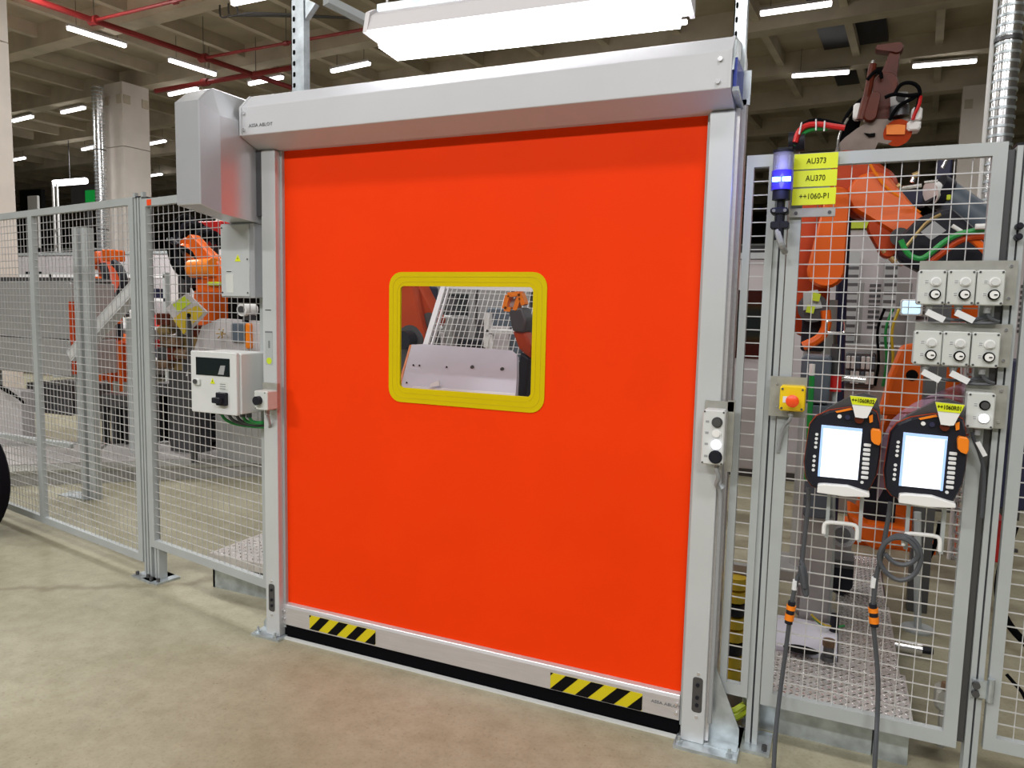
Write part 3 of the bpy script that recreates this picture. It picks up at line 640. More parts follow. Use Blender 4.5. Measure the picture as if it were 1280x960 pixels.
for z in (0.40, 0.43):
    b = MB(); disc(b,0.486,0.066,z,0.012,0.014,10); b.build('bolt', 'gun', hg)
b = MB(); b.tube([(0.46,0.2,0.0),(0.53,0.05,0.03),(0.58,0.02,0.04),(0.66,0.04,0.03),(0.74,0.15,0.0)],0.008,6,2); tag(b.build('floor_cable', 'cable'), 'dark cable lying on the floor under the frame edge fence panel', 'cable')
b = MB(); b.tube([(0.60,0.30,0.93),(0.575,0.28,0.83),(0.56,0.27,0.74),(0.565,0.27,0.66),(0.60,0.27,0.58),(0.68,0.28,0.50)],0.013,8,2); tag(b.build('hanging_hose', 'black'), 'thick black hose curving behind the frame edge fence panel', 'hose')
b = MB(); b.tube([(0.60,0.22,0.42),(0.66,0.20,0.36),(0.70,0.2,0.24),(0.74,0.22,0.05)],0.006,6,1); tag(b.build('thin_cable', 'black'), 'thin black cable low behind the frame edge fence panel', 'cable')
# ================================================================== DEVICES ON THE PENDANT GATE
# signal tower
sx = -0.2168
def tz(y_): return 0
z_cap, z_c0, z_b0, z_k0 = 2.2062, 2.1418, 2.0771, 2.0446
sg = thing('signal_tower', (sx, 0.0, 1.9359), 'signal tower light with clear top segment and glowing blue segment', 'signal light')
b = MB(); b.cyl((sx,0,z_cap-0.004),(sx,0,z_cap+0.004),0.036,20); b.build('cap', 'plastic', sg, smooth=True)
b = MB(); b.cyl((sx,0,z_c0),(sx,0,z_cap-0.004),0.034,20); b.build('clear_segment', 'lens', sg, smooth=True)
b = MB(); b.cyl((sx,0,z_c0+0.003),(sx,0,z_cap-0.006),0.018,12); b.build('reflector', 'white', sg, smooth=True)
b = MB(); b.cyl((sx,0,z_b0),(sx,0,z_c0),0.036,20); b.build('blue_segment', 'lens_blue', sg, smooth=True)
zl = (z_b0*0.5+z_c0*0.5)
for dx in (-0.016, 0.016):
    b = MB(); bpy_c = b.cyl((sx+dx-0.013,-0.033,zl),(sx+dx+0.013,-0.033,zl),0.008,8); b.build('blue_led', 'led', sg, smooth=True)
bl = bpy.data.lights.new('signal_glow', 'POINT'); bl.energy = 1.0; bl.color = (0.18, 0.2, 1.0); bl.shadow_soft_size = 0.03
blo = bpy.data.objects.new('signal_glow', bl); blo.location = (sx, -0.07, zl); COL.objects.link(blo)
b = MB(); b.cyl((sx,0,z_k0),(sx,0,z_b0),0.030,16); b.cyl((sx,0,z_k0-0.06),(sx,0,z_k0),0.014,12); b.build('base', 'plastic', sg, smooth=True)
b = MB(); b.cbox((sx-0.032,-0.02,1.9958),(sx+0.026,0.03,2.0175),0.006); b.cbox((sx-0.03,-0.015,1.9468),(sx+0.03,0.03,1.9713),0.004); b.cyl((sx,0,1.9087),(sx,0,2.0121),0.016,10); b.build('bracket', 'plastic', sg)
for dx in (-0.02, 0.016):
    b = MB(); disc(b,sx+dx,-0.02,2.0066,0.006,0.004,8); b.build('screw', 'chrome', sg)
b = MB(); b.tube([(sx-0.005,-0.005,1.9414),(sx+0.0,-0.012,1.9196),(sx+0.012,-0.012,1.8867),(sx+0.02,0.03,1.8701)],0.011,8,2); b.build('cable', 'cable_lt', sg)
# sign plates
rail = thing('sign_rail', (-0.12, 0.075, 2.007), 'grey metal strip with two holes under the yellow signs', 'rail')
b = MB(); b.box((-0.1943,0.066,1.9933),(-0.044,0.078,2.0234)); b.build('strip', 'plate', rail)
for px_ in (-0.1705, -0.062):
    b = MB(); disc(b,px_,0.066,2.007,0.006,0.003,8); b.build('screw', 'gun', rail)
SG = [('AU373', 2.2062, 2.1543, 'top yellow sign reading AU373 on the pendant gate'),
      ('AU370', 2.1495, 2.0947, 'middle yellow sign reading AU370 beside the blue signal light'),
      ('++1060-P1', 2.089, 2.0327, 'bottom yellow sign reading ++1060-P1 above the metal strip')]
x0, x1 = -0.1855, -0.0456
for s, za, zb, lb in SG:
    t = thing('yellow_name_sign', ((x0+x1)/2, 0.06, zb), lb, 'sign', 'yellow name signs')
    b = MB(); b.box((x0,0.056,zb),(x1,0.062,za)); b.build('plate', 'sign', t)
    lettering(s, ((x0+x1)/2+0.002, 0.0552, (za+zb)/2), 0.027, t, 'print', sx=0.82)
b = MB(); b.box((x0+0.004,0.063,2.0382),(x1-0.02,0.068,2.2008)); tag(b.build('sign_backing_plate', 'sign_gap'), 'thin grey backing plate holding the three yellow signs', 'plate')
# emergency stop
es = thing('emergency_stop', (-0.1495, 0.05, 1.2912), 'yellow emergency stop box with red mushroom button on a zinc plate', 'switch')
b = MB(); b.box((-0.2224,0.060,1.2874),(-0.0989,0.066,1.4313)); b.build('mounting_plate', 'plate', es)
b = MB(); b.cbox((-0.1844,0.005,1.315),(-0.1004,0.060,1.4038),0.006); b.build('housing', 'estop_box', es)
ex, ez = -0.1399, 1.3544
b = MB(); b.cyl((ex,0.005,ez),(ex,-0.018,ez),0.013,14); b.cyl((ex,-0.018,ez),(ex,-0.028,ez),0.021,18,0.022); b.cyl((ex,-0.028,ez),(ex,-0.034,ez),0.022,18,0.012); b.build('mushroom_button', 'estop', es, smooth=True)
b = MB(); b.box((ex-0.033,0.0035,ez-0.01),(ex-0.017,0.0055,ez+0.012)); b.build('button_label', 'tag', es)
for dx, dz in ((-0.036,0.038),(0.03,0.038),(-0.036,-0.03),(0.03,-0.03)):
    b = MB(); disc(b,ex+dx,0.005,ez+dz,0.004,0.003,8); b.build('screw', 'gun', es)
for dx, dz in ((-0.058,0.05),(-0.055,-0.03)):
    b = MB(); disc(b,ex+dx,0.06,ez+dz,0.004,0.004,8); b.build('plate_screw', 'chrome', es)
b = MB(); b.cyl((ex-0.005,0.035,ez-0.045),(ex-0.005,0.035,ez-0.058),0.011,10); b.tube([(ex-0.005,0.035,ez-0.055),(ex-0.005,0.035,ez-0.075),(ex-0.03,0.06,ez-0.10),(ex-0.045,0.075,ez-0.2)],0.007,6,2); b.build('cable', 'cable_lt', es)
# key switch plates and boxes
PLATES = [(0.2238, 0.4979, 1.697, 1.8386, 'zinc mounting plate behind the upper row of key switch boxes'),
          (0.2242, 0.4985, 1.4987, 1.6371, 'zinc mounting plate behind the lower row of key switch boxes'),
          (0.3859, 0.5006, 1.3001, 1.4411, 'small zinc mounting plate behind the lit two button box')]
for i, (a, b_, z0, z1, lb) in enumerate(PLATES):
    t = thing('mounting_plate', ((a+b_)/2, 0.07, z0), lb, 'plate', 'zinc mounting plates')
    b = MB(); b.box((a,0.062,z0),(b_,0.068,z1)); b.build('sheet', 'plate', t)
    for z in (z1-0.018, z0+0.022):
        b = MB(); disc(b,b_-0.018,0.062,z,0.005,0.004,10); b.build('screw', 'chrome', t)
def switch_box(x0, x1, z0, z1, label, kinds, group):
    y = 0.012; t = thing('key_switch_box' if 'key' in kinds else 'two_button_box', ((x0+x1)/2, 0.06, z0), label, 'switch', group)
    b = MB(); b.cbox((x0,y,z0),(x1,0.062,z1),0.005); b.build('housing', 'box', t)
    h = z1-z0; w = x1-x0
    for k, zc in zip(kinds, (z0+h*0.66, z0+h*0.30)):
        xc = x0 + w*0.63
        if k == 'key':
            b = MB(); disc(b,xc,y,zc,0.0165,0.010); kk = b.build('key_switch', 'print', t)
            b = MB(); disc(b,xc,y-0.010,zc,0.0125,0.003); b.box((xc-0.002,y-0.0145,zc-0.002),(xc+0.010,y-0.012,zc+0.002)); b.build('key_plug', 'white', kk)
            b = MB(); b.box((xc-0.001,y-0.0155,zc-0.0018),(xc+0.008,y-0.0142,zc+0.0018)); b.build('key_slot', 'print', kk)
        else:
            b = MB(); disc(b,xc,y,zc,0.0155,0.004); kk = b.build('button_collar', {'white':'white','lit':'white','dark':'print'}[k], t)
            b = MB(); disc(b,xc,y-0.004,zc,0.0115 if k != 'lit' else 0.014,0.006); b.build('button', {'white':'cab','lit':'lit','dark':'gun'}[k], kk)
        b = MB(); b.box((x0+w*0.22,y-0.0008,zc-0.007),(x0+w*0.40,y+0.001,zc+0.006)); lb = b.build('button_label', 'cab', t)
        b = MB()
        for q in (0.003, -0.003): b.box((x0+w*0.25,y-0.0012,zc+q-0.001),(x0+w*0.37,y,zc+q+0.001))
        b.build('print_line', 'greyprint', t)
    for x in (x0+0.007, x1-0.007):
        for z in (z0+0.007, z1-0.007): b = MB(); disc(b,x,y,z,0.0035,0.002,8); b.build('screw', 'gun', t)
    b = MB(); b.cyl((x0+w*0.5,0.04,z0),(x0+w*0.5,0.04,z0-0.012),0.013,10); b.cyl((x0+w*0.5,0.04,z0-0.012),(x0+w*0.5,0.04,z0-0.024),0.010,8); b.build('cable_gland', 'cable_lt', t)
    return t
row1 = [(0.2186, 0.2991), (0.3024, 0.3802), (0.3835, 0.4589)]
row2 = [(0.2206, 0.3006), (0.3028, 0.3799), (0.3838, 0.4605)]
o3 = ('first', 'second', 'third')
for r_, rows, za, zb, nm in ((0, row1, 1.6949, 1.8064, 'upper'), (1, row2, 1.4985, 1.6099, 'lower')):
    for k, (a, b_) in enumerate(rows):
        lb = ('grey key switch box on the %s zinc plate, at its gate end' if k == 0 else 'grey key switch box in the middle of the %s zinc plate' if k == 1 else 'grey key switch box on the %s zinc plate, nearest the hinge post') % nm
        switch_box(a, b_, za, zb, lb, ('white', 'key'), 'key switch boxes')
        z = za; xm = (a+b_)/2
        dxs = -0.01 if k == 0 else 0.02
        # cable with a white tag leaving each box
        t = thing('tagged_cable', (xm, 0.05, z-0.03), 'grey cable with a white tag below the %s box of the %s row' % (('gate side', 'middle', 'hinge side')[k], nm), 'cable', 'tagged switch cables')
        b = MB(); b.tube([(xm,0.04,z-0.02),(xm+0.01,0.035,z-0.036-0.004*k),(xm+0.05,0.04,z-0.046-0.004*k),(0.36,0.05,z-0.050-0.004*k),(0.42,0.06,z-0.038),(0.445,0.07,z-0.04)],0.0055,6,2); b.build('sheath', 'cable', t)
        if k < 2:
            c_ = Vector((xm+0.018,0.028,z-0.036)); dd = Vector((0.026,0,-0.013)); e_ = Vector((0.0045,0,0.009))
            b = MB(); b.prism([c_-dd-e_, c_+dd-e_, c_+dd+e_, c_-dd+e_],(0,-0.006,0)); b.build('tag', 'tag', t)
switch_box(0.3842, 0.4615, 1.3015, 1.4172, 'grey two button box with one glowing white button, beside the second pendant', ('dark', 'lit'), None)
t = thing('tagged_cable', (0.42, 0.03, 1.24), 'grey cable with a slanted white tag under the lit two button box', 'cable', 'tagged switch cables')
b = MB(); b.tube([(0.41,0.04,1.285),(0.415,0.04,1.26),(0.435,0.05,1.22),(0.458,0.06,1.15),(0.46,0.065,1.0)],0.006,6,2); b.build('sheath', 'cable', t)
c_ = Vector((0.437,0.02,1.235)); b = MB(); b.prism([c_+Vector(q) for q in ((-0.02,0,0.02),(-0.008,0,0.025),(0.016,0,-0.018),(0.004,0,-0.024))],(0,-0.006,0)); b.build('tag', 'tag', t)
b = MB(); b.prism([(0.37,0.075,1.262),(0.405,0.075,1.268),(0.405,0.075,1.274),(0.37,0.075,1.27)],(0,-0.004,0)); tag(b.build('red_marker', 'red'), 'small red marker strip on the mesh below the lit two button box', 'marker')
# ------------------------------------------------------------------ teach pendants
OUT = [(-0.0799,-0.02,1.2759),(-0.0861,-0.02,1.2053),(-0.0903,-0.02,1.1429),(-0.0819,-0.02,1.0872),(-0.0622,-0.02,1.0612),(-0.0307,-0.02,1.0481),(0.0549,-0.02,1.0502),(0.1178,-0.02,1.0663),(0.1383,-0.02,1.1235),(0.144,-0.02,1.184),(0.144,-0.02,1.2382),(0.1355,-0.02,1.2968),(0.1247,-0.02,1.3336),(0.0999,-0.02,1.3452),(0.0416,-0.02,1.3435),(-0.0221,-0.02,1.3277),(-0.0612,-0.02,1.3053)]
BACK = [(-0.0618,0.02,1.2946),(-0.028,0.02,1.3309),(0.0446,0.02,1.3805),(0.0833,0.02,1.3941),(0.1232,0.02,1.3805),(0.1355,0.02,1.3405),(0.1419,0.02,1.2783),(0.1343,0.02,1.209),(-0.03,0.02,1.193)]
SCR = [(-0.0418,-0.025,1.2798),(0.0848,-0.025,1.2769),(0.0812,-0.025,1.1015),(-0.0439,-0.025,1.1011)]
KN = [(0.1097,-0.045,1.2738),(0.114,-0.045,1.2823),(0.1367,-0.045,1.2802),(0.142,-0.045,1.2713),(0.1429,-0.045,1.2393),(0.1378,-0.045,1.2268),(0.122,-0.045,1.232),(0.113,-0.045,1.2419)]
HP = [(0.0398,-0.045,1.388),(0.1212,-0.045,1.3842),(0.0962,-0.045,1.317),(0.0843,-0.045,1.3147),(0.06,-0.045,1.3167)]
LED = [(-0.0417,-0.05,1.0757),(-0.0217,-0.05,1.0794),(0.0527,-0.05,1.0814),(0.1194,-0.05,1.0649),(0.1203,-0.05,1.0514),(0.0427,-0.05,1.0444),(-0.0426,-0.05,1.0476)]
DOTS = [(-0.055,-0.025,1.2453),(-0.0554,-0.025,1.2302),(-0.0558,-0.025,1.216),(-0.0562,-0.025,1.2006),(-0.0581,-0.025,1.1682),(-0.0585,-0.025,1.1528),(-0.0587,-0.025,1.1359),(-0.0589,-0.025,1.1205)]
KEYS = [(0.1035,-0.025,1.2229),(0.1026,-0.025,1.2065),(0.1028,-0.025,1.1916),(0.1022,-0.025,1.1751),(0.1024,-0.025,1.1596),(0.1022,-0.025,1.144),(0.102,-0.025,1.1286),(0.1018,-0.025,1.1121)]
def pendant(dx, dz, text, label, lines):
    O = Vector((dx, 0, dz))
    sh = lambda pts, dy=0: [tuple(Vector(p)+O+Vector((0,dy,0))) for p in pts]
    t = thing('teach_pendant', Vector((0.03,0.0,1.05))+O, label, 'teach pendant', 'robot teach pendants')
    cx = sum(p[0] for p in OUT)/len(OUT); cz = sum(p[2] for p in OUT)/len(OUT)
    def grow(pts, k, y): return [(cx+(p[0]-cx)*k+dx, y, cz+(p[2]-cz)*k+dz) for p in pts]
    b = MB(); n = len(OUT); rings = grow(OUT,0.955,-0.022)+grow(OUT,1.0,-0.008)+grow(OUT,1.0,0.012)+grow(OUT,0.9,0.045)
    b.add(rings, [tuple(range(n)), tuple(range(4*n-1,3*n-1,-1))]+[(q*n+i,q*n+(i+1)%n,(q+1)*n+(i+1)%n,(q+1)*n+i) for q in range(3) for i in range(n)]); b.build('body', 'plastic', t)
    b = MB(); b.ring(grow(OUT,1.016,0.002), grow(OUT,0.96,0.002), (0,0.008,0)); b.build('orange_trim', 'orange_dk', t)
    b = MB(); b.prism(sh(BACK), (0,0.035,0)); b.build('hand_strap', 'gun', t)
    b = MB(); b.prism(sh(SCR), (0,-0.0015,0)); sc = b.build('screen', 'screen', t)
    a, c2, d2, e2 = [Vector(p)+O+Vector((0,-0.0022,0)) for p in SCR]
    def sub(u0,v0,u1,v1):
        f = lambda u,v: a+(c2-a)*u+(e2-a)*v
        return [f(u0,v0),f(u1,v0),f(u1,v1),f(u0,v1)]
    b = MB(); b.add(sub(0,0,1,0.055),[(0,1,2,3)]); b.add(sub(0,0.055,0.06,1),[(0,1,2,3)])
    if lines: b.add(sub(0.94,0.06,1,1),[(0,1,2,3)])
    b.build('screen_bar', 'screen_bar', t)
    if lines:
        for v in (0.085, 0.40, 0.55, 0.90): b = MB(); b.add([p+Vector((0,-0.0003,0)) for p in sub(0.1,v,0.9 if v<0.1 else 0.7,v+0.012)],[(0,1,2,3)]); b.build('screen_text', 'screen_line', t)
    for p in sh(DOTS):
        b = MB(); disc(b,p[0],-0.021,p[2],0.0052,0.004,10); b.build('round_key', 'tag', t)
    for p in sh(KEYS):
        b = MB(); b.cbox((p[0]-0.011,-0.026,p[2]-0.0052),(p[0]+0.011,-0.019,p[2]+0.0052),0.002); b.build('key', 'tag', t)
    p = Vector((0.0951,-0.025,1.0949))+O; b = MB(); disc(b,p[0],-0.021,p[2],0.0052,0.004,10); b.build('round_key', 'tag', t)
    p = Vector((0.0125,-0.025,1.3132))+O; b = MB(); disc(b,p[0],-0.021,p[2],0.0068,0.006,12); b.build('mode_key', 'white', t)
    p = Vector((0.0373,-0.025,1.3124))+O; b = MB(); disc(b,p[0],-0.021,p[2],0.008,0.01,12); b.build('key_switch', 'navy', t)
    b = MB(); b.prism(sh([(-0.0022,-0.024,1.3297),(0.0463,-0.024,1.3456),(0.0516,-0.024,1.3393),(0.0031,-0.024,1.3246)]), (0,-0.003,0)); b.prism(sh([(0.1013,-0.024,1.3215),(0.1129,-0.024,1.3278),(0.1145,-0.024,1.3037),(0.1052,-0.024,1.2988)]), (0,-0.006,0)); b.build('orange_accent', 'knob_orange', t)
    b = MB(); b.prism(sh(KN), (0,0.035,0)); b.build('enabling_knob', 'knob_orange', t, bevel=0.003)
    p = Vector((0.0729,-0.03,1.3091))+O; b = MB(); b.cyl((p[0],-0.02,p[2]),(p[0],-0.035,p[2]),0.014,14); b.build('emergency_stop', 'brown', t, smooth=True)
    # holder of white bent sheet with hooks
    h = thing('pendant_holder', Vector((0.03,0.06,0.95))+O, 'white bracket with wire hooks carrying the pendant tagged %s' % text, 'bracket', 'pendant holders')
    b = MB(); b.prism(sh(LED), (0,0.085,0)); b.build('ledge', 'white', h, bevel=0.003)
    for px_ in (-0.0036, 0.1015):
        b = MB(); b.box((px_-0.006+dx,0.045,0.8686+dz),(px_+0.006+dx,0.06,1.0297+dz)); b.build('leg', 'fence', h)
    hk = [(-0.0131,0.02,0.8893),(-0.0137,0.02,0.9209),(-0.004,0.02,0.9323),(0.042,0.02,0.9345),(0.0825,0.02,0.9346),(0.0931,0.02,0.9247),(0.0931,0.02,0.885)]
    b = MB(); b.tube(sh(hk), 0.007, 8, 1); b.build('hook', 'white', h, smooth=True)
    g = thing('pendant_tag', Vector((0.09,-0.045,1.28))+O, 'white tapered hanger with yellow tag reading %s' % text, 'tag', 'pendant hanger tags')
    b = MB(); b.prism(sh(HP), (0,0.006,0)); b.box((HP[0][0]+0.03+dx,-0.04,HP[0][2]-0.03+dz),(HP[0][0]+0.045+dx,0.08,HP[0][2]-0.015+dz)); b.build('hanger', 'white', g)
    q = [Vector(p)+O+Vector((0,-0.001,0)) for p in HP[:2]]
    e = [q[0]+(Vector(HP[4])+O-q[0])*0.40, q[1]+(Vector(HP[2])+O-q[1])*0.40]
    for v in e: v.y = q[0].y
    b = MB(); b.prism([q[0],q[1],e[1],e[0]],(0,-0.001,0)); b.build('yellow_tag', 'sign', g)
    mid = (q[0]+q[1]+e[0]+e[1])/4
    lettering(text, (mid.x, q[0].y-0.0016, mid.z), 0.0185, g, 'print', ux=(q[1]-q[0]), uz=(0.03,0,1), sx=0.78, bold=0.0003)
pendant(0, 0, '++1060R02', 'black teach pendant with blank white screen, the one nearer the door', False)
D2 = Vector((0.2074,-0.025,1.2761)) - Vector((-0.0418,-0.025,1.2798))
pendant(D2.x, D2.z, '++1060R01', 'black teach pendant with faint lines on its screen, beside the lit two button box', True)
# pendant cables
def pcable(pts, con, tagp, label, coil=None):
    t = thing('pendant_cable', pts[0], label, 'cable', 'teach pendant cables')
    b = MB(); b.tube(pts, 0.0078, 8, 2); b.build('sheath', 'cable', t, smooth=True)
    c0, c1 = Vector(con[0]), Vector(con[1]); d = c1-c0
    for f0, f1, r, mm, nm in ((0,0.17,0.013,'plastic','plug_collar'),(0.17,0.36,0.0165,'knob_orange','orange_band'),(0.36,0.56,0.0145,'plastic','plug_body'),(0.56,0.84,0.0165,'knob_orange','orange_band'),(0.84,1,0.014,'plastic','plug_collar')):
        b = MB(); b.cyl(c0+d*f0, c0+d*f1, r, 14); b.build(nm, mm, t, smooth=True)
    q = Vector(tagp); b = MB(); b.cyl(q+Vector((0.001,0,0.018)), q-Vector((0.001,0,0.018)), 0.0095, 10); b.build('white_marker', 'tag', t)
    if coil:
        b = MB(); b.tube(coil, 0.008, 8, 2); b.build('coil', 'cable', t, smooth=True)
pcable([(-0.0732,0.02,1.0456),(-0.0684,0.03,1.0006),(-0.073,0.03,0.8982),(-0.0771,0.03,0.786),(-0.0796,0.03,0.7353),(-0.0912,0.03,0.7037),(-0.097,0.03,0.6639),(-0.1027,0.03,0.621),(-0.1077,0.03,0.5418),(-0.114,0.04,0.4239),(-0.1243,0.03,0.2726),(-0.1291,-0.02,0.1278),(-0.1251,-0.06,0.0138)],
       [(-0.1027,0.03,0.621),(-0.1102,0.03,0.5383)], (-0.0968,0.03,0.6848), 'dark pendant cable with orange banded plug hanging nearer the door',
       [(-0.0821,0.03,0.7793),(-0.0666,0.02,0.7496),(-0.0583,0.02,0.698),(-0.0533,0.02,0.6575),(-0.0612,0.02,0.6561),(-0.0718,0.02,0.7015),(-0.0793,0.02,0.7386),(-0.081,0.02,0.7678),(-0.0706,0.01,0.7346),(-0.0625,0.01,0.686)])
pcable([(0.1875,0.02,1.0273),(0.1864,0.03,0.9774),(0.1793,0.03,0.9008),(0.1753,0.03,0.8494),(0.1682,0.03,0.8058),(0.1615,0.03,0.7563),(0.1603,0.03,0.6989),(0.1581,0.03,0.6554),(0.1657,0.03,0.5761),(0.1793,0.04,0.4877),(0.1926,0.03,0.3931),(0.1969,0.02,0.2819),(0.1958,-0.03,0.1916),(0.196,-0.05,0.1014)],
       [(0.1577,0.03,0.6611),(0.1678,0.03,0.5824)], (0.1553,0.03,0.7381), 'dark pendant cable with a coil and orange banded plug below the second pendant',
       [(0.1694,0.02,0.8571),(0.1835,0.01,0.8958),(0.2155,0.01,0.9229),(0.2539,0.01,0.9203),(0.2818,0.01,0.8915),(0.2916,0.01,0.8518),(0.283,0.01,0.8061),(0.259,0.01,0.7742),(0.2262,0.01,0.7629),(0.191,0.01,0.7821),(0.1667,0.01,0.8175),(0.164,0.005,0.8551),(0.1832,0.005,0.8972),(0.2153,0,0.9173),(0.2539,0,0.9093),(0.2825,0,0.8698),(0.2709,0.005,0.8389),(0.2412,0.005,0.8202),(0.2072,0.005,0.8257),(0.1813,0.005,0.8522)])
# ================================================================== INSIDE THE CELLS
def blk(mb, a, b, dep): return mb.cbox((a[0], a[1], b[2]), (b[0], a[1]+dep, a[2]), 0.012)
def one(name, label, cat, m, a, b, dep, group=None, bevel=0):
    mb = MB(); blk(mb, a, b, dep); return tag(mb.build(name, m, bevel=bevel), label, cat, group)
def hull2(p, q, r1, r2, nrm, t, n=10):
    """cast arm between two joints: hull of two discs, thickness t along nrm, chamfered"""
    p, q, nrm = Vector(p), Vector(q), Vector(nrm).normalized(); u = (q-p); L = u.length; u /= L; w = nrm.cross(u)
    be = math.asin(max(-0.95, min(0.95, (r1-r2)/L))); out = []
    for i in range(n+1):
        a = math.pi/2 - be + (math.pi+2*be)*i/n; out.append((p, r1, a))
    for i in range(n+1):
        a = -math.pi/2 - be + (math.pi-2*be)*i/n; out.append((q, r2, a))
    def lay(k, h): return [tuple(c + (u*math.cos(a)+w*math.sin(a))*r*k + nrm*h) for c, r, a in out]
    N = len(out); vs = lay(0.86, -t/2)+lay(1, -t*0.34)+lay(1, t*0.34)+lay(0.86, t/2)
    fs = [tuple(range(N)), tuple(range(4*N-1, 3*N-1, -1))]+[(k*N+i, k*N+(i+1) % N, (k+1)*N+(i+1) % N, (k+1)*N+i) for k in range(3) for i in range(N)]
    return MB().add(vs, fs)
def robot(base, S, E, Wr, T, label, m='orange', m2=None, k=1.0, nrm=(0, 1, 0), ped=0.0, tool=True, hose=True):
    """jointed arm robot: base, turning column, lower arm, upper arm, wrist, flange"""
    m2 = m2 or m; base, S_, E, Wr, T = (Vector(a) for a in (base, S, E, Wr, T)); nv = Vector(nrm).normalized()
    t = thing('industrial_robot', base, label, 'robot', 'orange industrial robots')
    z = base.z
    if ped > 0:
        b = MB(); b.box((base.x-0.26*k, base.y-0.26*k, 0), (base.x+0.26*k, base.y+0.26*k, ped)); b.build('pedestal', 'sheet', t); z = ped
    B0 = Vector((base.x, base.y, z))
    b = MB(); b.box((B0.x-0.28*k,B0.y-0.28*k,z),(B0.x+0.28*k,B0.y+0.28*k,z+0.05*k)); b.cyl(B0+Vector((0,0,0.05*k)), B0+Vector((0,0,0.30*k)), 0.25*k, 16, 0.20*k); b.build('robot_base', m2, t, smooth=True)
    zs = S_.z - 0.12*k
    b = MB(); b.cyl((B0.x,B0.y,z+0.30*k),(B0.x,B0.y,z+0.36*k),0.21*k,16)
    b.build('slew_ring', 'plastic', t, smooth=True)
    b = hull2((B0.x,B0.y,min(z+0.45*k, S_.z-0.1*k)), S_, 0.19*k, 0.155*k, nv, 0.34*k); b.build('turning_column', m2, t, smooth=True)
    b = MB(); b.cyl(S_-nv*0.30*k, S_-nv*0.13*k, 0.085*k, 14); b.cyl(B0+Vector((0.15*k,0,0.42*k)), B0+Vector((0.15*k,0,0.72*k)), 0.075*k, 12); b.build('motor', 'plastic', t, smooth=True)
    b = hull2(S_-nv*0.10*k, E-nv*0.10*k, 0.15*k, 0.115*k, nv, 0.13*k); b.build('lower_arm', m, t, smooth=True)
    if hose:
        for q in (S_, E): b = MB(); b.cyl(q-nv*0.17*k, q-nv*0.185*k, 0.075*k, 16); b.build('joint_cover', 'gun', t, smooth=True)
    d = (Wr-E).normalized()
    b = hull2(E-d*0.10*k+nv*0.03*k, Wr+nv*0.03*k, 0.15*k, 0.075*k, nv, 0.19*k); b.build('upper_arm', m, t, smooth=True)
    for h in (-0.06, 0.0, 0.06):
        q = E - d*0.20*k + nv*h*1.3*k; b = MB(); b.cyl(q, q-d*0.14*k, 0.035*k, 10); b.build('wrist_motor', 'plastic', t, smooth=True)
    dw = (T-Wr).normalized()
    b = MB(); b.cyl(Wr-nv*0.075*k, Wr+nv*0.095*k, 0.07*k, 14); b.cyl(Wr, T, 0.052*k, 12, 0.045*k); b.build('wrist', m2, t, smooth=True)
    b = MB(); b.cyl(T, T+dw*0.03*k, 0.06*k, 14); b.build('flange', 'chrome', t, smooth=True)
    if hose:
        b = MB(); b.tube([S_-nv*0.22*k-Vector((0,0,0.1)), S_-nv*0.24*k+(E-S_)*0.5, E-nv*0.24*k+Vector((0,0,0.10*k)), E+d*0.3*k-nv*0.2*k+Vector((0,0,0.12*k)), Wr-nv*0.14*k, T-nv*0.05*k], 0.026*k, 8, 2); b.build('hose_pack', 'black', t, smooth=True)
    return t
# ------------------------------------------------------------------ left cell
# step with tread plate
def tread_top(b, x0, y0, x1, y1, z, nx, ny):
    for i in range(nx):
        for j in range(ny):
            cx = x0+(x1-x0)*(i+0.5)/nx; cy = y0+(y1-y0)*(j+0.5)/ny; a = math.radians(45 if (i+j) % 2 else -45); l, w = 0.015, 0.0045
            ux, uy = math.cos(a), math.sin(a)
            b.add([(cx+ux*l,cy+uy*l,z),(cx-uy*w,cy+ux*w,z),(cx-ux*l,cy-uy*l,z),(cx+uy*w,cy-ux*w,z),(cx,cy,z+0.004)],[(0,1,4),(1,2,4),(2,3,4),(3,0,4)])
stp = thing('tread_step', (-2.9, 0.6, 0), 'galvanised floor step with tread plate top behind the mesh panel by the door', 'step')
b = MB(); b.box((-3.255,0.36,0.0),(-2.2,0.375,0.135)); b.box((-3.255,0.36,0.0),(-3.24,0.86,0.135)); b.build('base_channel', 'galv', stp)
b = MB(); b.box((-3.27,0.345,0.15),(-2.2,0.86,0.205)); b.build('tread_plate', 'tread', stp)
b = MB(); tread_top(b,-3.26,0.36,-2.2,0.86,0.205,24,12); b.build('tread_pattern', 'chrome', stp, kind='stuff')
for x in (-3.23, -2.75): b = MB(); disc(b,x,0.345,0.165,0.009,0.006,8); b.build('bolt', 'gun', stp)
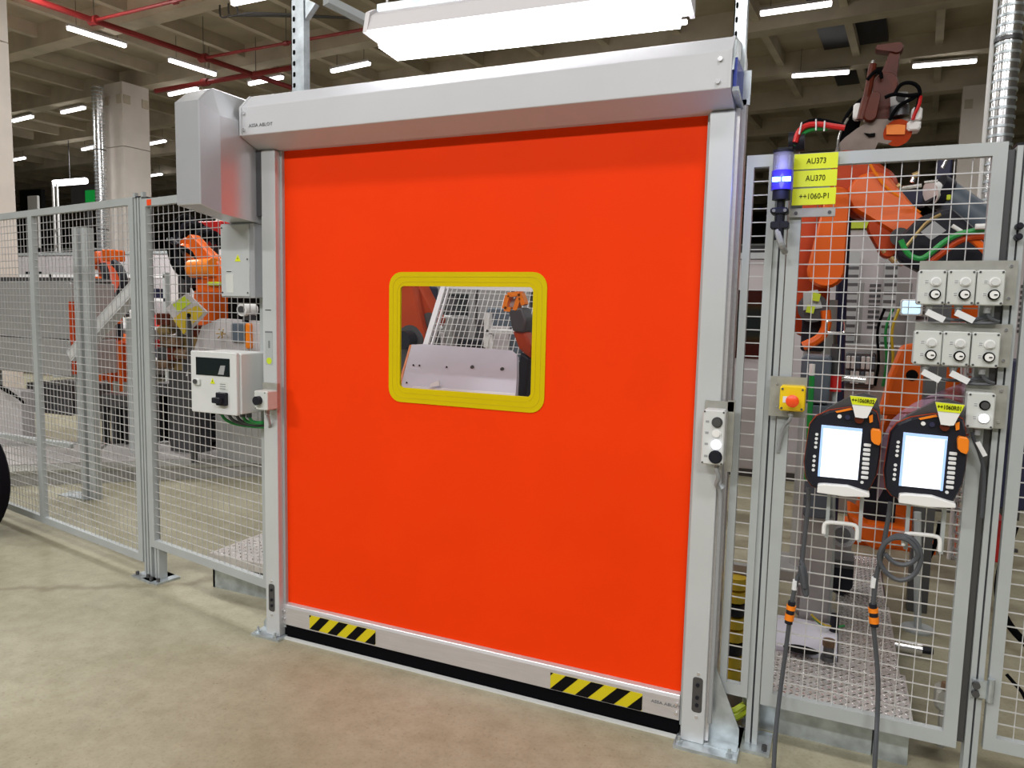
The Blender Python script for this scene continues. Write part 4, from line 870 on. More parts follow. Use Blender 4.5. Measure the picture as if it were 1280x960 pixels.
# robot platform running diagonally
pf = thing('robot_platform', (-5.6, 2.6, 0), 'low grey platform with tread plate edge crossing behind the mesh fence', 'platform')
ed = Vector((1.03, 0.883, 0)).normalized(); en = Vector((-ed.y, ed.x, 0)); P0 = Vector((-7.2, 0.77, 0))
def pp(s, t, z): return P0 + ed*s + en*t + Vector((0,0,z))
b = MB(); b.prism([pp(0,0,0),pp(3.95,0,0),pp(3.95,1.6,0),pp(0,1.6,0)],(0,0,0.11)); b.build('plinth', 'sheet', pf)
b = MB(); b.prism([pp(-0.02,-0.02,0.11),pp(3.95,-0.02,0.11),pp(3.95,0.25,0.11),pp(-0.02,0.25,0.11)],(0,0,0.025)); b.build('rim_plate', 'plate', pf)
for k in range(3):
    b = MB(); b.prism([pp(0.02+1.3*k,0.26,0.112),pp(1.28+1.3*k,0.26,0.112),pp(1.28+1.3*k,1.2,0.112),pp(0.02+1.3*k,1.2,0.112)],(0,0,0.03)); b.build('tread_panel', 'tread', pf)
# inner fence with twin posts
ifp = thing('inner_fence_post', (-5.72, 1.3, 0), 'grey twin inner post standing inside the cell behind the wide mesh panel', 'post')
for k, (pa, pb_) in enumerate((((-5.6944), -5.6418), ((-5.618), -5.5423))):
    b = MB(); b.box((pa,1.3+0.02*k,0.0),(pb_,1.36+0.02*k,2.2245)); b.build('profile', 'fence', ifp)
b = MB(); b.box((-5.95,1.27,0),(-5.6,1.42,0.012)); b.build('base_plate', 'galv', ifp)
one('inner_rail', 'grey horizontal rail low behind the wide mesh panel at its inner post', 'rail', 'fence', (-7.4,1.32,0.45), (-5.85,1.32,0.40), 0.04)
# grey sheet machine guard
gs = thing('sheet_guard', (-8.3, 2.4, 0), 'large grey sheet metal machine guard behind the wide mesh panel', 'machine guard')
ga, gb_ = (-9.0096,2.4,1.8778), (-7.287,2.4,0.8548)
b = MB(); blk(b, (ga[0],2.4,ga[2]-0.05), (gb_[0],2.4,gb_[2]+0.38), 0.5); b.build('upper_sheet', 'sheet', gs)
b = MB(); blk(b, (ga[0],2.36,gb_[2]+0.37), (gb_[0],2.36,gb_[2]), 0.54); b.build('lower_sheet', 'sheet', gs)
b = MB(); blk(b, (ga[0],2.42,ga[2]+0.0), (gb_[0],2.42,ga[2]-0.05), 0.45); b.build('top_vent', 'gun', gs)
for x in (gb_[0]-0.12, gb_[0]-1.6): b = MB(); b.box((x,2.5,0),(x+0.08,2.6,gb_[2]+0.01)); b.build('leg', 'fence', gs)
b = MB(); b.box((gb_[0]-0.02,2.38,gb_[2]+0.02),(gb_[0]+0.03,2.42,ga[2]-0.25)); b.build('edge_strip', 'orange_dk', gs)
one('white_crate', 'pale crate low behind the wide mesh panel at the frame edge', 'crate', 'lilac', (-8.7607,2.2,0.6789), (-7.8715,2.2,0.0673), 0.15)
one('dark_crate', 'dark crate low beside the pale crate behind the wide mesh panel', 'crate', 'gun', (-8.242,2.5,0.7214), (-7.5176,2.5,0.4018), 0.5)
for k in range(3):
    b = MB(); b.tube([(-8.1965,2.15,0.7487),(-8.0125+0.05*k,2.12,0.6829),(-7.7793+0.05*k,2.12,0.6304-0.03*k)],0.012,6,2); tag(b.build('loose_hose','black'),'%s of three black hoses drooping over the pale crate behind the mesh' % ('first','second','third')[k],'hose','black hoses over the pale crate')
# leaning channel beam
cb = thing('channel_beam', (-6.6592,2.2,1.4163), 'grey channel beam slanting up across the orange robot behind the fence', 'beam')
a_, c_ = Vector((-7.0763,2.2,1.0755)), Vector((-6.023,2.2,1.8605)); nn_ = (c_-a_).normalized().cross(Vector((0,1,0)))
b = MB(); b.prism([a_+nn_*0.055, a_-nn_*0.04, c_-nn_*0.04, c_+nn_*0.055], (0,0.02,0)); b.prism([a_-nn_*0.035, a_-nn_*0.055, c_-nn_*0.055, c_-nn_*0.035], (0,0.12,0)); b.prism([a_+nn_*0.065, a_+nn_*0.05, c_+nn_*0.05, c_+nn_*0.065], (0,0.12,0)); b.build('channel', 'cab', cb)
b = MB(); q = Vector((-6.3616,2.25,1.4783)); b.box((q.x-0.04,2.33,0.14),(q.x+0.04,2.41,q.z)); b.build('support_leg', 'fence', cb)
RL = robot((-9.6577,4.6,-0.029), (-9.6085,4.6,1.0002), (-9.5372,4.6,1.8024), (-9.7139,4.6,2.2552), (-9.8871,4.6,2.1426), 'orange robot behind the slanting channel beam, near the twin grooved post', k=1.2, ped=0.62, m='orange_dk', m2='orange', nrm=(0.35,0.94,0))
b = MB(); blk(b,(-9.4363,4,1.6013),(-8.9405,4,1.4726),0.3); b.build('counterweight_top','orange',RL,bevel=0.02)
b = MB(); blk(b,(-9.4286,4,1.4509),(-8.9628,4,1.3346),0.3); b.build('counterweight','orange',RL,bevel=0.02)
b = MB(); blk(b,(-9.1457,4,1.1047),(-8.5414,4,0.5806),0.25); b.build('column_cover','orange_dk',RL,bevel=0.02)
for px_ in ((-9.0415,3.98,1.0879), (-8.8558,3.98,1.0951), (-8.6579,3.98,1.1027)): b = MB(); b.box((px_[0],3.975,px_[2]-0.75),(px_[0]+0.05,3.999,px_[2])); b.build('cover_rib','orange',RL)
b = MB(); blk(b,(-9.3739,4.05,1.9678),(-9.259,4.05,1.7442),0.2); blk(b,(-9.0113,4.05,2.3146),(-8.8045,4.05,2.1668),0.2); b.build('wrist_block','orange',RL,bevel=0.02)
b = MB(); b.tube([(-8.9236,4,2.1225),(-8.855,4,1.9663),(-8.8942,4,1.7887),(-8.7637,4,1.6544),(-8.6098,4,1.7293),(-8.5131,4,1.8951),(-8.5943,4,2.0697),(-8.7105,4,2.1422)],0.05,8,2); b.build('black_hose','plastic',RL,smooth=True)
robot((-6.4419,3.4,0.8293), (-6.3437,3.4,1.8804), (-6.5975,3.4,2.1792), (-6.1788,3.4,1.9419), (-6.0665,3.4,1.8128), 'orange robot peeping out beside the pale junction box under the motor hood', k=0.95, ped=0.5, m2='orange', nrm=(0.35,0.94,0))
RL2 = bpy.data.objects['industrial_robot.001']
b = hull2((-5.9809,2.8,2.2705),(-5.6378,2.8,1.9054),0.05,0.12,(0,1,0),0.12); b.build('forearm_cover','orange',RL2,smooth=True)
b = MB(); b.cyl((-5.935,2.72,1.9797),(-5.6373,2.72,1.9946),0.09,16); b.build('drum','knob_orange',RL2,smooth=True)
b = MB(); blk(b,(-5.9271,2.75,1.8865),(-5.5906,2.75,1.7473),0.15); b.build('wrist_block','orange',RL2,bevel=0.02)
b = MB(); blk(b,(-5.725,2.7,1.8536),(-5.5587,2.7,1.8158),0.04); b.build('lime_patch','lime',RL2)
one('red_cabinet', 'red cabinet corner just under the motor hood behind the mesh', 'cabinet', 'red', (-7.4323,4.2,2.6531), (-7.0539,4.2,2.3613), 0.3)
b = MB(); bb_ = (-7.3433,4.3,2.3743); b.box((bb_[0]-0.05,4.3,0),(bb_[0]+0.05,4.4,bb_[2])); tag(b.build('cabinet_post','gun'),'dark post carrying the red cabinet under the motor hood','post')
hb = thing('hose_bundle', (-7.4019,3.9,2.1093), 'black hose bundle bulging up beside the orange robot under the hood', 'hose bundle')
for k in range(5):
    dx = k*5
    b = MB(); b.tube([(-7.3312,4,1.9206), (-7.5277,3.95,2.035), (-7.5836,3.9,2.3042), (-7.4383,3.85,2.5368), (-7.3038,3.9,2.7004), (-7.2334,4,2.5481), (-7.2943,4.1,2.3171)][0:7] if k == 0 else [Vector(p)+Vector((0.07*k, 0.04*k, -0.045*k)) for p in ((-7.358,4,1.9205), (-7.5548,3.95,2.035), (-7.5972,3.9,2.3044), (-7.4512,3.85,2.5467), (-7.317,3.9,2.7008), (-7.2611,4,2.5008))], 0.05, 8, 2); b.build('hose', 'plastic' if k % 2 else 'black', hb, smooth=True)
b = MB(); q = (-7.574,4.05,1.9714); b.box((q[0]-0.05,4.05,0.0),(q[0]+0.05,4.15,q[2])); b.build('stand', 'gun', hb)
# tilted work sheet with yellow patches
tp = thing('tilted_part_sheet', (-5.5006,2.2,1.5365), 'tilted pale sheet with yellow patches behind the mesh panel by the door', 'sheet')
A0, B0_, C0_, D0_ = (Vector(a) for a in ((-5.7109,2.2,1.5905), (-5.49,2.25,1.7339), (-5.3637,2.35,1.5694), (-5.5975,2.3,1.3486)))
b = MB(); b.prism([A0,B0_,C0_,D0_],(0.005,0.02,-0.01)); b.build('sheet', 'lilac', tp)
def bil(u,v): return (A0*(1-u)+B0_*u)*(1-v)+(D0_*(1-u)+C0_*u)*v + Vector((0,-0.006,0))
b = MB(); b.add([bil(0.0,0.42),bil(0.42,0.42),bil(0.42,1.0),bil(0.0,1.0)],[(0,1,2,3)]); b.add([bil(0.42,0.45),bil(0.95,0.62),bil(0.95,0.98),bil(0.42,0.98)],[(0,1,2,3)]); b.build('gold_patch', 'gold', tp)
b = MB(); b.add([bil(0.3,0.05),bil(0.85,0.05),bil(0.85,0.4),bil(0.3,0.36)],[(0,1,2,3)]); b.build('lime_patch', 'lime', tp)
b = MB(); q = bil(0.52,0.68); b.cyl(q, q+Vector((0,-0.01,0)), 0.02, 12); b.build('centre_hole', 'print', tp)
b = MB(); b.cyl((A0+C0_)/2+Vector((0,0.03,0)), ((A0+C0_)/2).xy.to_3d()+Vector((0.0,0.06,0.13)), 0.03, 8); b.build('stand', 'gun', tp)
ct = thing('brown_casting_fixture', (-6.016,2.5,1.2358), 'brown machined fixture below the tilted sheet behind the mesh', 'fixture')
rng = random.Random(7)
ca, cb2 = (-6.2023,2.5,1.529), (-5.7674,2.5,0.9733)
for i in range(5):
    for j in range(3):
        x = ca[0]+(cb2[0]-ca[0])*(j+0.5)/3; z = cb2[2]+(ca[2]-cb2[2])*(i+0.5)/5
        b = MB(); y = 2.5+rng.random()*0.12
        if (i+j) % 3 == 0: b.cyl((x-0.08,y,z),(x+0.08,y,z+0.04*rng.random()),0.05,12)
        else: b.cbox((x-0.085,y,z-0.055-0.02*rng.random()),(x+0.085,y+0.2,z+0.06),0.01)
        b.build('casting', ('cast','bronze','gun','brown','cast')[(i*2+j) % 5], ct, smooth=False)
b = MB(); b.box((ca[0]+0.05,2.6,0.14),(cb2[0]-0.05,2.8,cb2[2])); b.build('fixture_stand', 'gun', ct)
wt = thing('work_table', (-5.2058,2.4,1.271), 'pale grey machine table with a white clamp behind the grey control cabinet', 'table')
ta, tb = (-5.7938,2.5,1.492), (-4.8067,2.5,0.9891)
b = MB(); b.prism([(-5.8112,2.5,0.9317),(-4.7878,2.5,0.9902),(-4.7804,2.5,1.4885),(-5.3516,2.5,1.5031),(-5.5874,2.5,1.421)],(0,0.06,0)); b.build('table_front', 'lilac', wt)
b = MB(); b.box((ta[0]+0.3,2.56,0.14),(tb[0],2.9,tb[2]+0.02)); b.build('table_body', 'sheet', wt)
q = (-5.035,2.45,1.5917); b = MB(); b.cyl((q[0],2.45,q[2]),(q[0],2.60,q[2]),0.06,16); b.build('clamp_ring', 'white', wt, smooth=True)
b = MB(); b.cyl((q[0],2.44,q[2]),(q[0],2.45,q[2]),0.035,14); b.box((q[0]-0.04,2.5,q[2]-0.12),(q[0]+0.04,2.58,q[2]-0.05)); b.build('clamp_core', 'gun', wt)
b = MB(); blk(b,(-5.1833,2.46,1.463),(-5.0217,2.46,1.291),0.1); b.build('gauge_box', 'teal', wt)
b = MB(); blk(b,(-5.0087,2.46,1.4679),(-4.9555,2.46,1.2347),0.08); b.build('orange_upright', 'knob_orange', wt)
q = (-5.2644,2.46,1.3639); b = MB()
for i in range(6): b.tube([(q[0],2.44,q[2]),(q[0]+0.06*math.cos(i),2.42,q[2]+0.05*math.sin(i*1.05))],0.006,5,0)
b.build('sensor_lead', 'bronze', wt)
one('orange_block', 'orange block right of the work table against the left door post', 'block', 'orange', (-5.4348,3,1.4194), (-5.2826,3,1.1673), 0.2)['label'] = 'orange block at the end of the work table against the door post'
q = (-5.4594,3.1,1.1551); b = MB(); b.box((q[0]-0.05,3.08,0),(q[0]+0.05,3.16,q[2])); tag(b.build('block_stand','gun'),'dark stand under the orange block by the door post','stand')
one('dark_gearbox', 'dark gearbox row behind the fence under the pale junction box', 'gearbox', 'print', (-5.9602,3.2,1.7058), (-5.4833,3.2,1.4651), 0.3)
q = (-5.8179,3.3,1.4555); b = MB(); b.box((q[0]-0.1,3.3,0),(q[0]+0.1,3.45,q[2])); tag(b.build('gearbox_stand','gun'),'dark stand under the gearbox row behind the fence','stand')
def dark_base(a, b_, dep, label):
    t = thing('black_base_frame', ((a[0]+b_[0])/2, a[1], 0.13), label, 'machine base', 'black machine base frames')
    h = a[2]-b_[2]
    b = MB(); blk(b, a, (b_[0],a[1],a[2]-h*0.22), dep); b.build('top_beam', 'gun', t)
    b = MB(); blk(b, (a[0]+0.03,a[1]+0.08,a[2]-h*0.22), (b_[0]-0.03,a[1]+0.08,b_[2]), dep-0.1); b.build('core', 'print', t)
    for f in (0.0, 0.3, 0.62, 0.92):
        x = a[0]+(b_[0]-a[0])*f; b = MB(); b.box((x,a[1],b_[2]),(x+(b_[0]-a[0])*0.06,a[1]+0.07,a[2]-h*0.22)); b.build('rib', 'gun', t)
dark_base((-7.1618,2.6,0.6588), (-6.6304,2.6,0.1058), 0.3, 'black machine base frame behind the wide mesh panel beside the twin post')
dark_base((-6.7278,2.9,0.7806), (-5.9817,2.9,0.1367), 0.2, 'black machine base frame under the brown fixture')
dark_base((-5.9057,2.9,0.4805), (-5.1848,2.9,0.2146), 0.2, 'black machine base frame under the grey control cabinet')
# far machines and enclosures behind the left fence
def enclosure(x0, x1, y, z1, n, label, m='lilac', win=(), dep=0.5, sill=None):
    t = thing('machine_enclosure', ((x0+x1)/2, y, 0), label, 'machine', 'machine enclosures in the hall')
    w = (x1-x0)/n
    for i in range(n):
        b = MB(); b.cbox((x0+i*w+0.015,y,0.08),(x0+(i+1)*w-0.015,y+dep,z1),0.015); p = b.build('panel', m, t)
        if i in win:
            b = MB(); b.box((x0+i*w+0.15*w,y-0.012,z1*0.55),(x0+(i+1)*w-0.15*w,y+0.002,z1*0.86)); b.build('window', 'glassdark', p)
    b = MB(); b.box((x0,y+0.02,0),(x1,y+dep,0.08)); b.build('plinth', 'gun', t)
    b = MB(); b.box((x0,y-0.02,z1),(x1,y+dep,z1+0.06)); b.build('top_edge', 'fence', t)
    return t
enclosure(-19.5, -11.8, 8.6, 2.65, 9, 'long pale machine enclosure far behind the wide mesh panel', win=(1,2,4))
enclosure(-11.4, -7.0, 7.2, 2.75, 5, 'pale machine enclosure far behind the mesh panel by the door', win=(3,))
enclosure(-36, -24, 15, 3.4, 8, 'dark distant machine row beside the broad edge column', m='gun', win=(2,5))
rk = thing('storage_rack', (-14.5, 7.6, 0), 'storage rack with red and dark bins behind the wide mesh panel', 'rack')
for x in (-17.2,-15.2,-13.2,-11.9): b = MB(); b.box((x,7.5,0),(x+0.08,7.9,2.2)); b.build('upright', 'fence', rk)
for z in (0.5,1.1,1.65,2.1): b = MB(); b.box((-17.2,7.5,z),(-11.85,7.95,z+0.06)); b.build('shelf', 'whitemetal', rk)
rng = random.Random(3); nb = 0
for z, sh_ in ((0.56,'bottom'),(1.16,'middle'),(1.71,'top')):
    x = -17.0; n_ = 0
    while x < -12.2:
        w = 0.3+0.4*rng.random(); h = 0.16+0.18*rng.random()
        mm, cl = rng.choice((('red','red'),('gun','dark grey'),('navy','navy'),('orange_dk','orange'),('white','white'),('gun','dark grey')))
        b = MB(); b.cbox((x,7.55,z),(x+w,7.9,z+h),0.02)
        n_ += 1; tag(b.build('storage_bin', mm), '%s storage bin, %s on the %s rack shelf counted from the edge column' % (cl, ORD[n_-1], sh_), 'bin', 'storage bins on the rack'); x += w+0.06
# hanging work light, green board, ladder frame and door far away
fl = thing('workplace_lamp', (-23.6141,14,5.5016), 'bright workplace lamp hanging low between the edge column and the tall column', 'lamp')
q0, q1 = Vector((-24.3737,14,5.512)), Vector((-22.8333,14,5.515))
b = MB(); b.cyl(q0, q1, 0.10, 10); b.build('tube', 'tube', fl)
b = MB(); b.cyl((q0+q1)/2+Vector((0,0,0.1)), (q0+q1)/2+Vector((0,0,3.0)), 0.015, 6); b.build('hanger_rod', 'gun', fl)
lf = thing('ladder_frame', (-24.2618,13.9,4.9415), 'white ladder frame standing beside the hanging workplace lamp', 'frame')
for px_ in (-24.3546, -24.1533): b = MB(); b.box((px_-0.03,13.9,0),(px_+0.03,13.96,5.5409)); b.build('rail', 'white', lf)
for z in (2.9,3.4,3.9): b = MB(); b.box((-24.3546,13.91,z),(-24.1533,13.95,z+0.06)); b.build('rung', 'white', lf)
gbd = thing('status_board', (-21.9532,13.5,4.9194), 'green lit status board half hidden behind the tall column', 'board')
b = MB(); blk(b, (-22.8762,13.5,5.2845), (-21.451,13.5,4.6525), 0.2); b.build('casing', 'gun', gbd)
b = MB(); blk(b, (-22.1361,13.45,5.0934), (-21.4905,13.45,4.721), 0.04); b.build('display', 'green_lit', gbd)
b = MB(); blk(b, (-21.617,13.42,5.0414), (-21.3331,13.42,4.8823), 0.04); b.build('red_display', 'estop', gbd)
b = MB(); q = (-22.2889,13.6,4.697); b.box((q[0]-0.06,13.6,0),(q[0]+0.06,13.7,q[2])); b.build('post', 'gun', gbd)
dg = thing('roller_gate', (-28.5245,16,5.4037), 'bright distant gate opening in a dark frame beside the edge column', 'gate')
b = MB(); blk(b, (-27.3177,14.7,5.5121), (-26.1331,14.7,3.4505), 0.15); b.build('gate_frame', 'print', dg)
b = MB(); blk(b, (-26.7331,14.6,5.276), (-26.1999,14.6,3.443), 0.08); b.build('gate_leaf', 'white', dg)
b = MB(); q0, q1 = (-27.4628,14.7,3.468), (-26.1331,14.7,3.4505); b.box((q0[0],14.72,0),(q1[0],14.8,q0[2])); b.build('gate_base', 'gun', dg)
# black tyre at the frame edge
ty = thing('cart_tyre', (-5.248,0.3,0.4271), 'black rubber tyre cut by the frame edge in front of the mesh fence', 'wheel')
q = Vector((-5.3456,0.3,0.4159)); R_ = q.z; b = MB(); n = 40
q.x = -5.0413 - R_*1.0
ring = [(1.0,-0.03),(1.0,0.03),(0.93,0.055),(0.74,0.055),(0.70,0.03),(0.70,-0.03),(0.74,-0.055),(0.93,-0.055)]
vs = [(q.x+R_*a*math.cos(2*math.pi*i/n), q.y+h, q.z+R_*a*math.sin(2*math.pi*i/n)) for i in range(n) for a, h in ring]
b.add(vs, [(i*8+j, i*8+(j+1) % 8, ((i+1) % n)*8+(j+1) % 8, ((i+1) % n)*8+j) for i in range(n) for j in range(8)]); b.build('tyre', 'tyre', ty, smooth=True)
b = MB(); b.cyl((q.x,q.y-0.02,q.z),(q.x,q.y+0.02,q.z),R_*0.70,24); b.build('rim', 'gun', ty)
# ------------------------------------------------------------------ seen through the door window
gp = thing('white_mesh_guard', (-2.3658,2,1.5681), 'leaning white mesh guard seen through the yellow framed window', 'guard')
a0, a1, a2, a3 = (Vector(p) for p in ((-2.8396,2.3,1.8203), (-1.9362,2.3,1.798), (-1.9141,1.95,1.1949), (-2.8503,1.95,1.1891)))
def gq(u,v): return (a0*(1-u)+a1*u)*(1-v)+(a3*(1-u)+a2*u)*v
def bar(mb, p, q, w, t):
    p, q = Vector(p), Vector(q); d = (q-p).normalized(); s = d.cross(Vector((0,1,0))).normalized()
    return mb.prism([p-s*w/2, p+s*w/2, q+s*w/2, q-s*w/2], (0,t,0))
for nm, p, q in (('stile',gq(0,0),gq(0,1)),('stile',gq(1,0),gq(1,1)),('top_rail',gq(0,0),gq(1,0)),('bottom_rail',gq(0,1),gq(1,1))): b = MB(); bar(b,p,q,0.042,0.03); b.build(nm, 'whitemetal', gp)
b = MB(); bar(b, gq(0.055,0.0), gq(0.055,1), 0.012, 0.03); b.build('inner_strip', 'whitemetal', gp)
b = MB()
for i in range(1,22): bar(b, gq(i/22,0.02)+Vector((0,0.012,0)), gq(i/22,0.98)+Vector((0,0.012,0)), 0.004, 0.004)
for i in range(1,13): bar(b, gq(0.02,i/13)+Vector((0,0.01,0)), gq(0.98,i/13)+Vector((0,0.01,0)), 0.004, 0.004)
b.build('wire_mesh', 'white', gp, kind='stuff')
for u in (0.1, 0.9): b = MB(); q = gq(u,1); b.box((q.x-0.025,q.y+0.03,0),(q.x+0.025,q.y+0.08,q.z)); b.build('support_post', 'whitemetal', gp)
wp = thing('clamping_plate', (-1.9358,0.9,1.2936), 'pale clamping plate with bolt holes low in the door window', 'plate')
b = MB(); b.prism([(-2.1786,0.6171,1.1478),(-2.2568,0.8096,1.2959),(-2.3176,0.9814,1.428),(-2.2257,0.9918,1.436),(-1.6537,0.9758,1.4237),(-1.6133,0.9509,1.4045),(-1.5507,0.8143,1.2994),(-1.4904,0.6634,1.1834)],(0,0.03,-0.02)); b.build('plate', 'work', wp)
b = MB(); b.prism([(-2.1764,0.6138,1.1483),(-2.2545,0.8061,1.2962),(-2.3152,0.9777,1.4282),(-2.3046,0.9782,1.4286),(-2.2418,0.8069,1.2969),(-2.1643,0.6148,1.1491)],(0,0.02,0)); b.build('edge_trim', 'knob_orange', wp)
for px_ in ((-1.8343,0.8478,1.3314),(-1.6524,0.8462,1.3302)): b = MB(); b.cyl(Vector(px_), Vector(px_)+Vector((0,0.06,-0.045)), 0.011, 12); b.build('bolt_hole', 'gun', wp)
for px_ in ((-2.2035,0.8384,1.3241),(-2.1639,0.8381,1.3239),(-1.9887,0.8381,1.324),(-2.1749,0.7226,1.2351)): b = MB(); b.cyl(Vector(px_), Vector(px_)+Vector((0,0.06,-0.045)), 0.005, 8); b.build('pin_hole', 'print', wp)
b = MB(); b.prism([(-2.1137,0.6903,1.2195),(-1.5039,0.6919,1.2207),(-1.4748,0.6285,1.172),(-2.0912,0.6066,1.1551)],(0,0.012,0)); b.build('lower_ledge', 'white', wp)
b = MB(); b.prism([(-2.0046,0.6843,1.2225),(-2.0114,0.7041,1.2378),(-1.9767,0.7296,1.2574),(-1.9534,0.6982,1.2332)],(0,0.012,0)); b.build('stop_block', 'white', wp)
b = MB(); q = (-1.9587,0.9,1.1339); b.box((q[0]-0.3,0.85,0),(q[0]+0.3,0.93,1.02)); b.build('table_leg_panel', 'sheet', wp)
robot((-3.2414,2.6,0.7298), (-3.2327,2.6,1.3821), (-3.2991,2.6,1.7685), (-3.1033,2.6,1.5463), (-3.072,2.6,1.4809), 'orange robot in the upper corner of the door window', k=0.9, m='orange_dk', m2='gun', ped=0.3, hose=False)
gr = thing('gripper_arm', (-1.8864,1.6,1.3773), 'black and orange gripper arm standing at the edge of the door window', 'gripper')
b = MB()
for p, q in (((-1.9946,1.6,1.6515),(-1.974,1.6,1.7389)),((-1.9741,1.6,1.7414),(-1.8846,1.6,1.7501)),((-1.8902,1.6,1.75),(-1.8606,1.6,1.6795)),((-1.8951,1.6,1.7246),(-1.921,1.6,1.6427)),((-1.9946,1.6,1.6515),(-1.9493,1.6,1.6472))): bar(b,p,q,0.03,0.06)
b.build('orange_jaw', 'knob_orange', gr)
b = MB(); b.prism([(-1.9745,1.64,1.7141),(-1.9293,1.64,1.7199),(-1.9449,1.64,1.6631),(-1.979,1.64,1.6625)],(0,0.05,0)); b.build('jaw_block', 'fence', gr)
b = MB(); b.prism([(-1.972,1.6,1.6519),(-1.8713,1.6,1.6641),(-1.8359,1.6,1.5836),(-1.8504,1.6,1.5017),(-1.9347,1.6,1.5092),(-1.9533,1.6,1.5805)],(0,0.14,0)); b.build('hand_unit', 'gun', gr, bevel=0.015)
b = MB(); b.prism([(-1.9436,1.62,1.5085),(-1.8592,1.62,1.5112),(-1.8068,1.62,1.4209),(-1.81,1.62,1.3335),(-1.8956,1.62,1.3967)],(0,0.12,0)); b.build('forearm', 'orange_dk', gr, bevel=0.015)
b = MB(); b.prism([(-1.8882,1.63,1.3759),(-1.8199,1.63,1.3376),(-1.828,1.63,1.2234),(-1.8507,1.63,1.0134),(-1.896,1.63,1.01),(-1.9069,1.63,1.2189)],(0,0.12,0)); b.build('cable_sleeve', 'plastic', gr, bevel=0.015)
b = MB(); q = (-1.8769,1.65,1.0355); b.box((q[0]-0.08,1.66,0),(q[0]+0.08,1.8,q[2])); b.build('stand', 'lilac', gr)
one('white_guide_bar', 'white guide bar crossing behind the mesh guard in the door window', 'bar', 'white', (-2.4736,2.3,1.4973), (-2.2333,2.3,1.463), 0.06)
q = (-2.4419,2.32,1.4555); b = MB(); b.box((q[0]-0.03,2.31,0),(q[0]+0.03,2.36,q[2])); b.box((q[0]-0.04,2.3,q[2]-0.1),(q[0],2.36,q[2]+0.16)); tag(b.build('guide_post','white'),'white post carrying the guide bar in the door window','post')
enclosure(-7.0, -2.4, 4.6, 2.1, 7, 'grey control cabinets seen through the door window behind the mesh guard', m='sheet', win=(0,1,3,4,6))
rng = random.Random(11)
for i in range(9):
    px = -4.1+0.33*i; h = 1.25+0.65*rng.random(); w = 0.10+0.09*rng.random()
    mm, cl = (('gun','dark'),('navy','navy'),('sheet','grey'),('plastic','black'),('teal','slate'))[i % 5]
    t = thing('machine_unit', (px, 3.4, 0), '%s machine unit, %s in the row behind the white mesh guard' % (cl, ORD[i]), 'machine', '%s machine units behind the mesh guard' % cl)
    b = MB(); b.cbox((px-w,3.3,0),(px+w,3.6,h),0.02); b.build('housing', mm, t)
    b = MB(); b.cbox((px-w*0.6,3.27,h*0.72),(px+w*0.4,3.3,h*0.9),0.01); b.build('cover', 'sheet' if i % 2 else 'lilac', t)
    b = MB(); b.cyl((px+w*0.3,3.45,h),(px+w*0.3,3.45,h+0.18),0.05,10); b.build('stub', 'gun', t)
# ------------------------------------------------------------------ right cell
tpn = thing('tread_plate_platform', (0.05, 0.6, 0), 'galvanised platform with tread plates on the floor behind the pendant gate', 'platform')
b = MB(); b.box((-0.27,0.235,0),(0.20,0.25,0.135)); b.box((0.205,0.22,0),(0.32,0.25,0.125)); b.build('front_channel', 'galv', tpn)
b = MB(); b.box((-0.27,0.25,0),(0.32,0.62,0.135)); b.box((0.08,0.62,0),(0.31,2.3,0.135)); b.build('substructure', 'gun', tpn)
b = MB(); b.box((-0.27,0.25,0.136),(0.335,0.66,0.15)); b.build('tread_plate', 'tread', tpn)
b = MB(); b.box((0.075,0.663,0.136),(0.315,1.45,0.15)); b.build('tread_plate', 'tread', tpn)
b = MB(); b.box((0.06,1.453,0.136),(0.30,2.3,0.15)); b.build('tread_plate', 'tread', tpn)
b = MB(); tread_top(b,-0.27,0.27,0.33,0.65,0.15,26,15); tread_top(b,0.08,0.68,0.31,1.45,0.15,10,32); tread_top(b,0.065,1.47,0.295,2.3,0.15,10,34); b.build('tread_pattern', 'chrome', tpn, kind='stuff')
b = MB(); b.box((-0.27,0.665,0.0),(0.07,1.03,0.17)); mp = b.build('machined_pad', 'work', tpn)
b = MB(); q = (-0.0776,0.6712,0.17); n = 20
b.add([(q[0]+0.075*math.cos(2*math.pi*i/n), q[1]+0.045*math.sin(2*math.pi*i/n), 0.1712) for i in range(n)], [tuple(range(n))]); b.build('oval_hole', 'print', mp)
q = (0.0348,0.6183,0.17); kb = thing('lifting_bolt', (q[0],q[1],0.17), 'dark lifting bolt standing on the pale pad behind the pendant gate', 'bolt')
b = MB(); b.cyl((q[0],q[1],0.17),(q[0],q[1],0.19),0.03,12); b.cyl((q[0],q[1],0.19),(q[0],q[1],0.235),0.022,12); b.build('shank', 'gun', kb); b = MB(); b.cyl((q[0],q[1],0.235),(q[0],q[1],0.26),0.027,12); b.build('head', 'cast', kb)
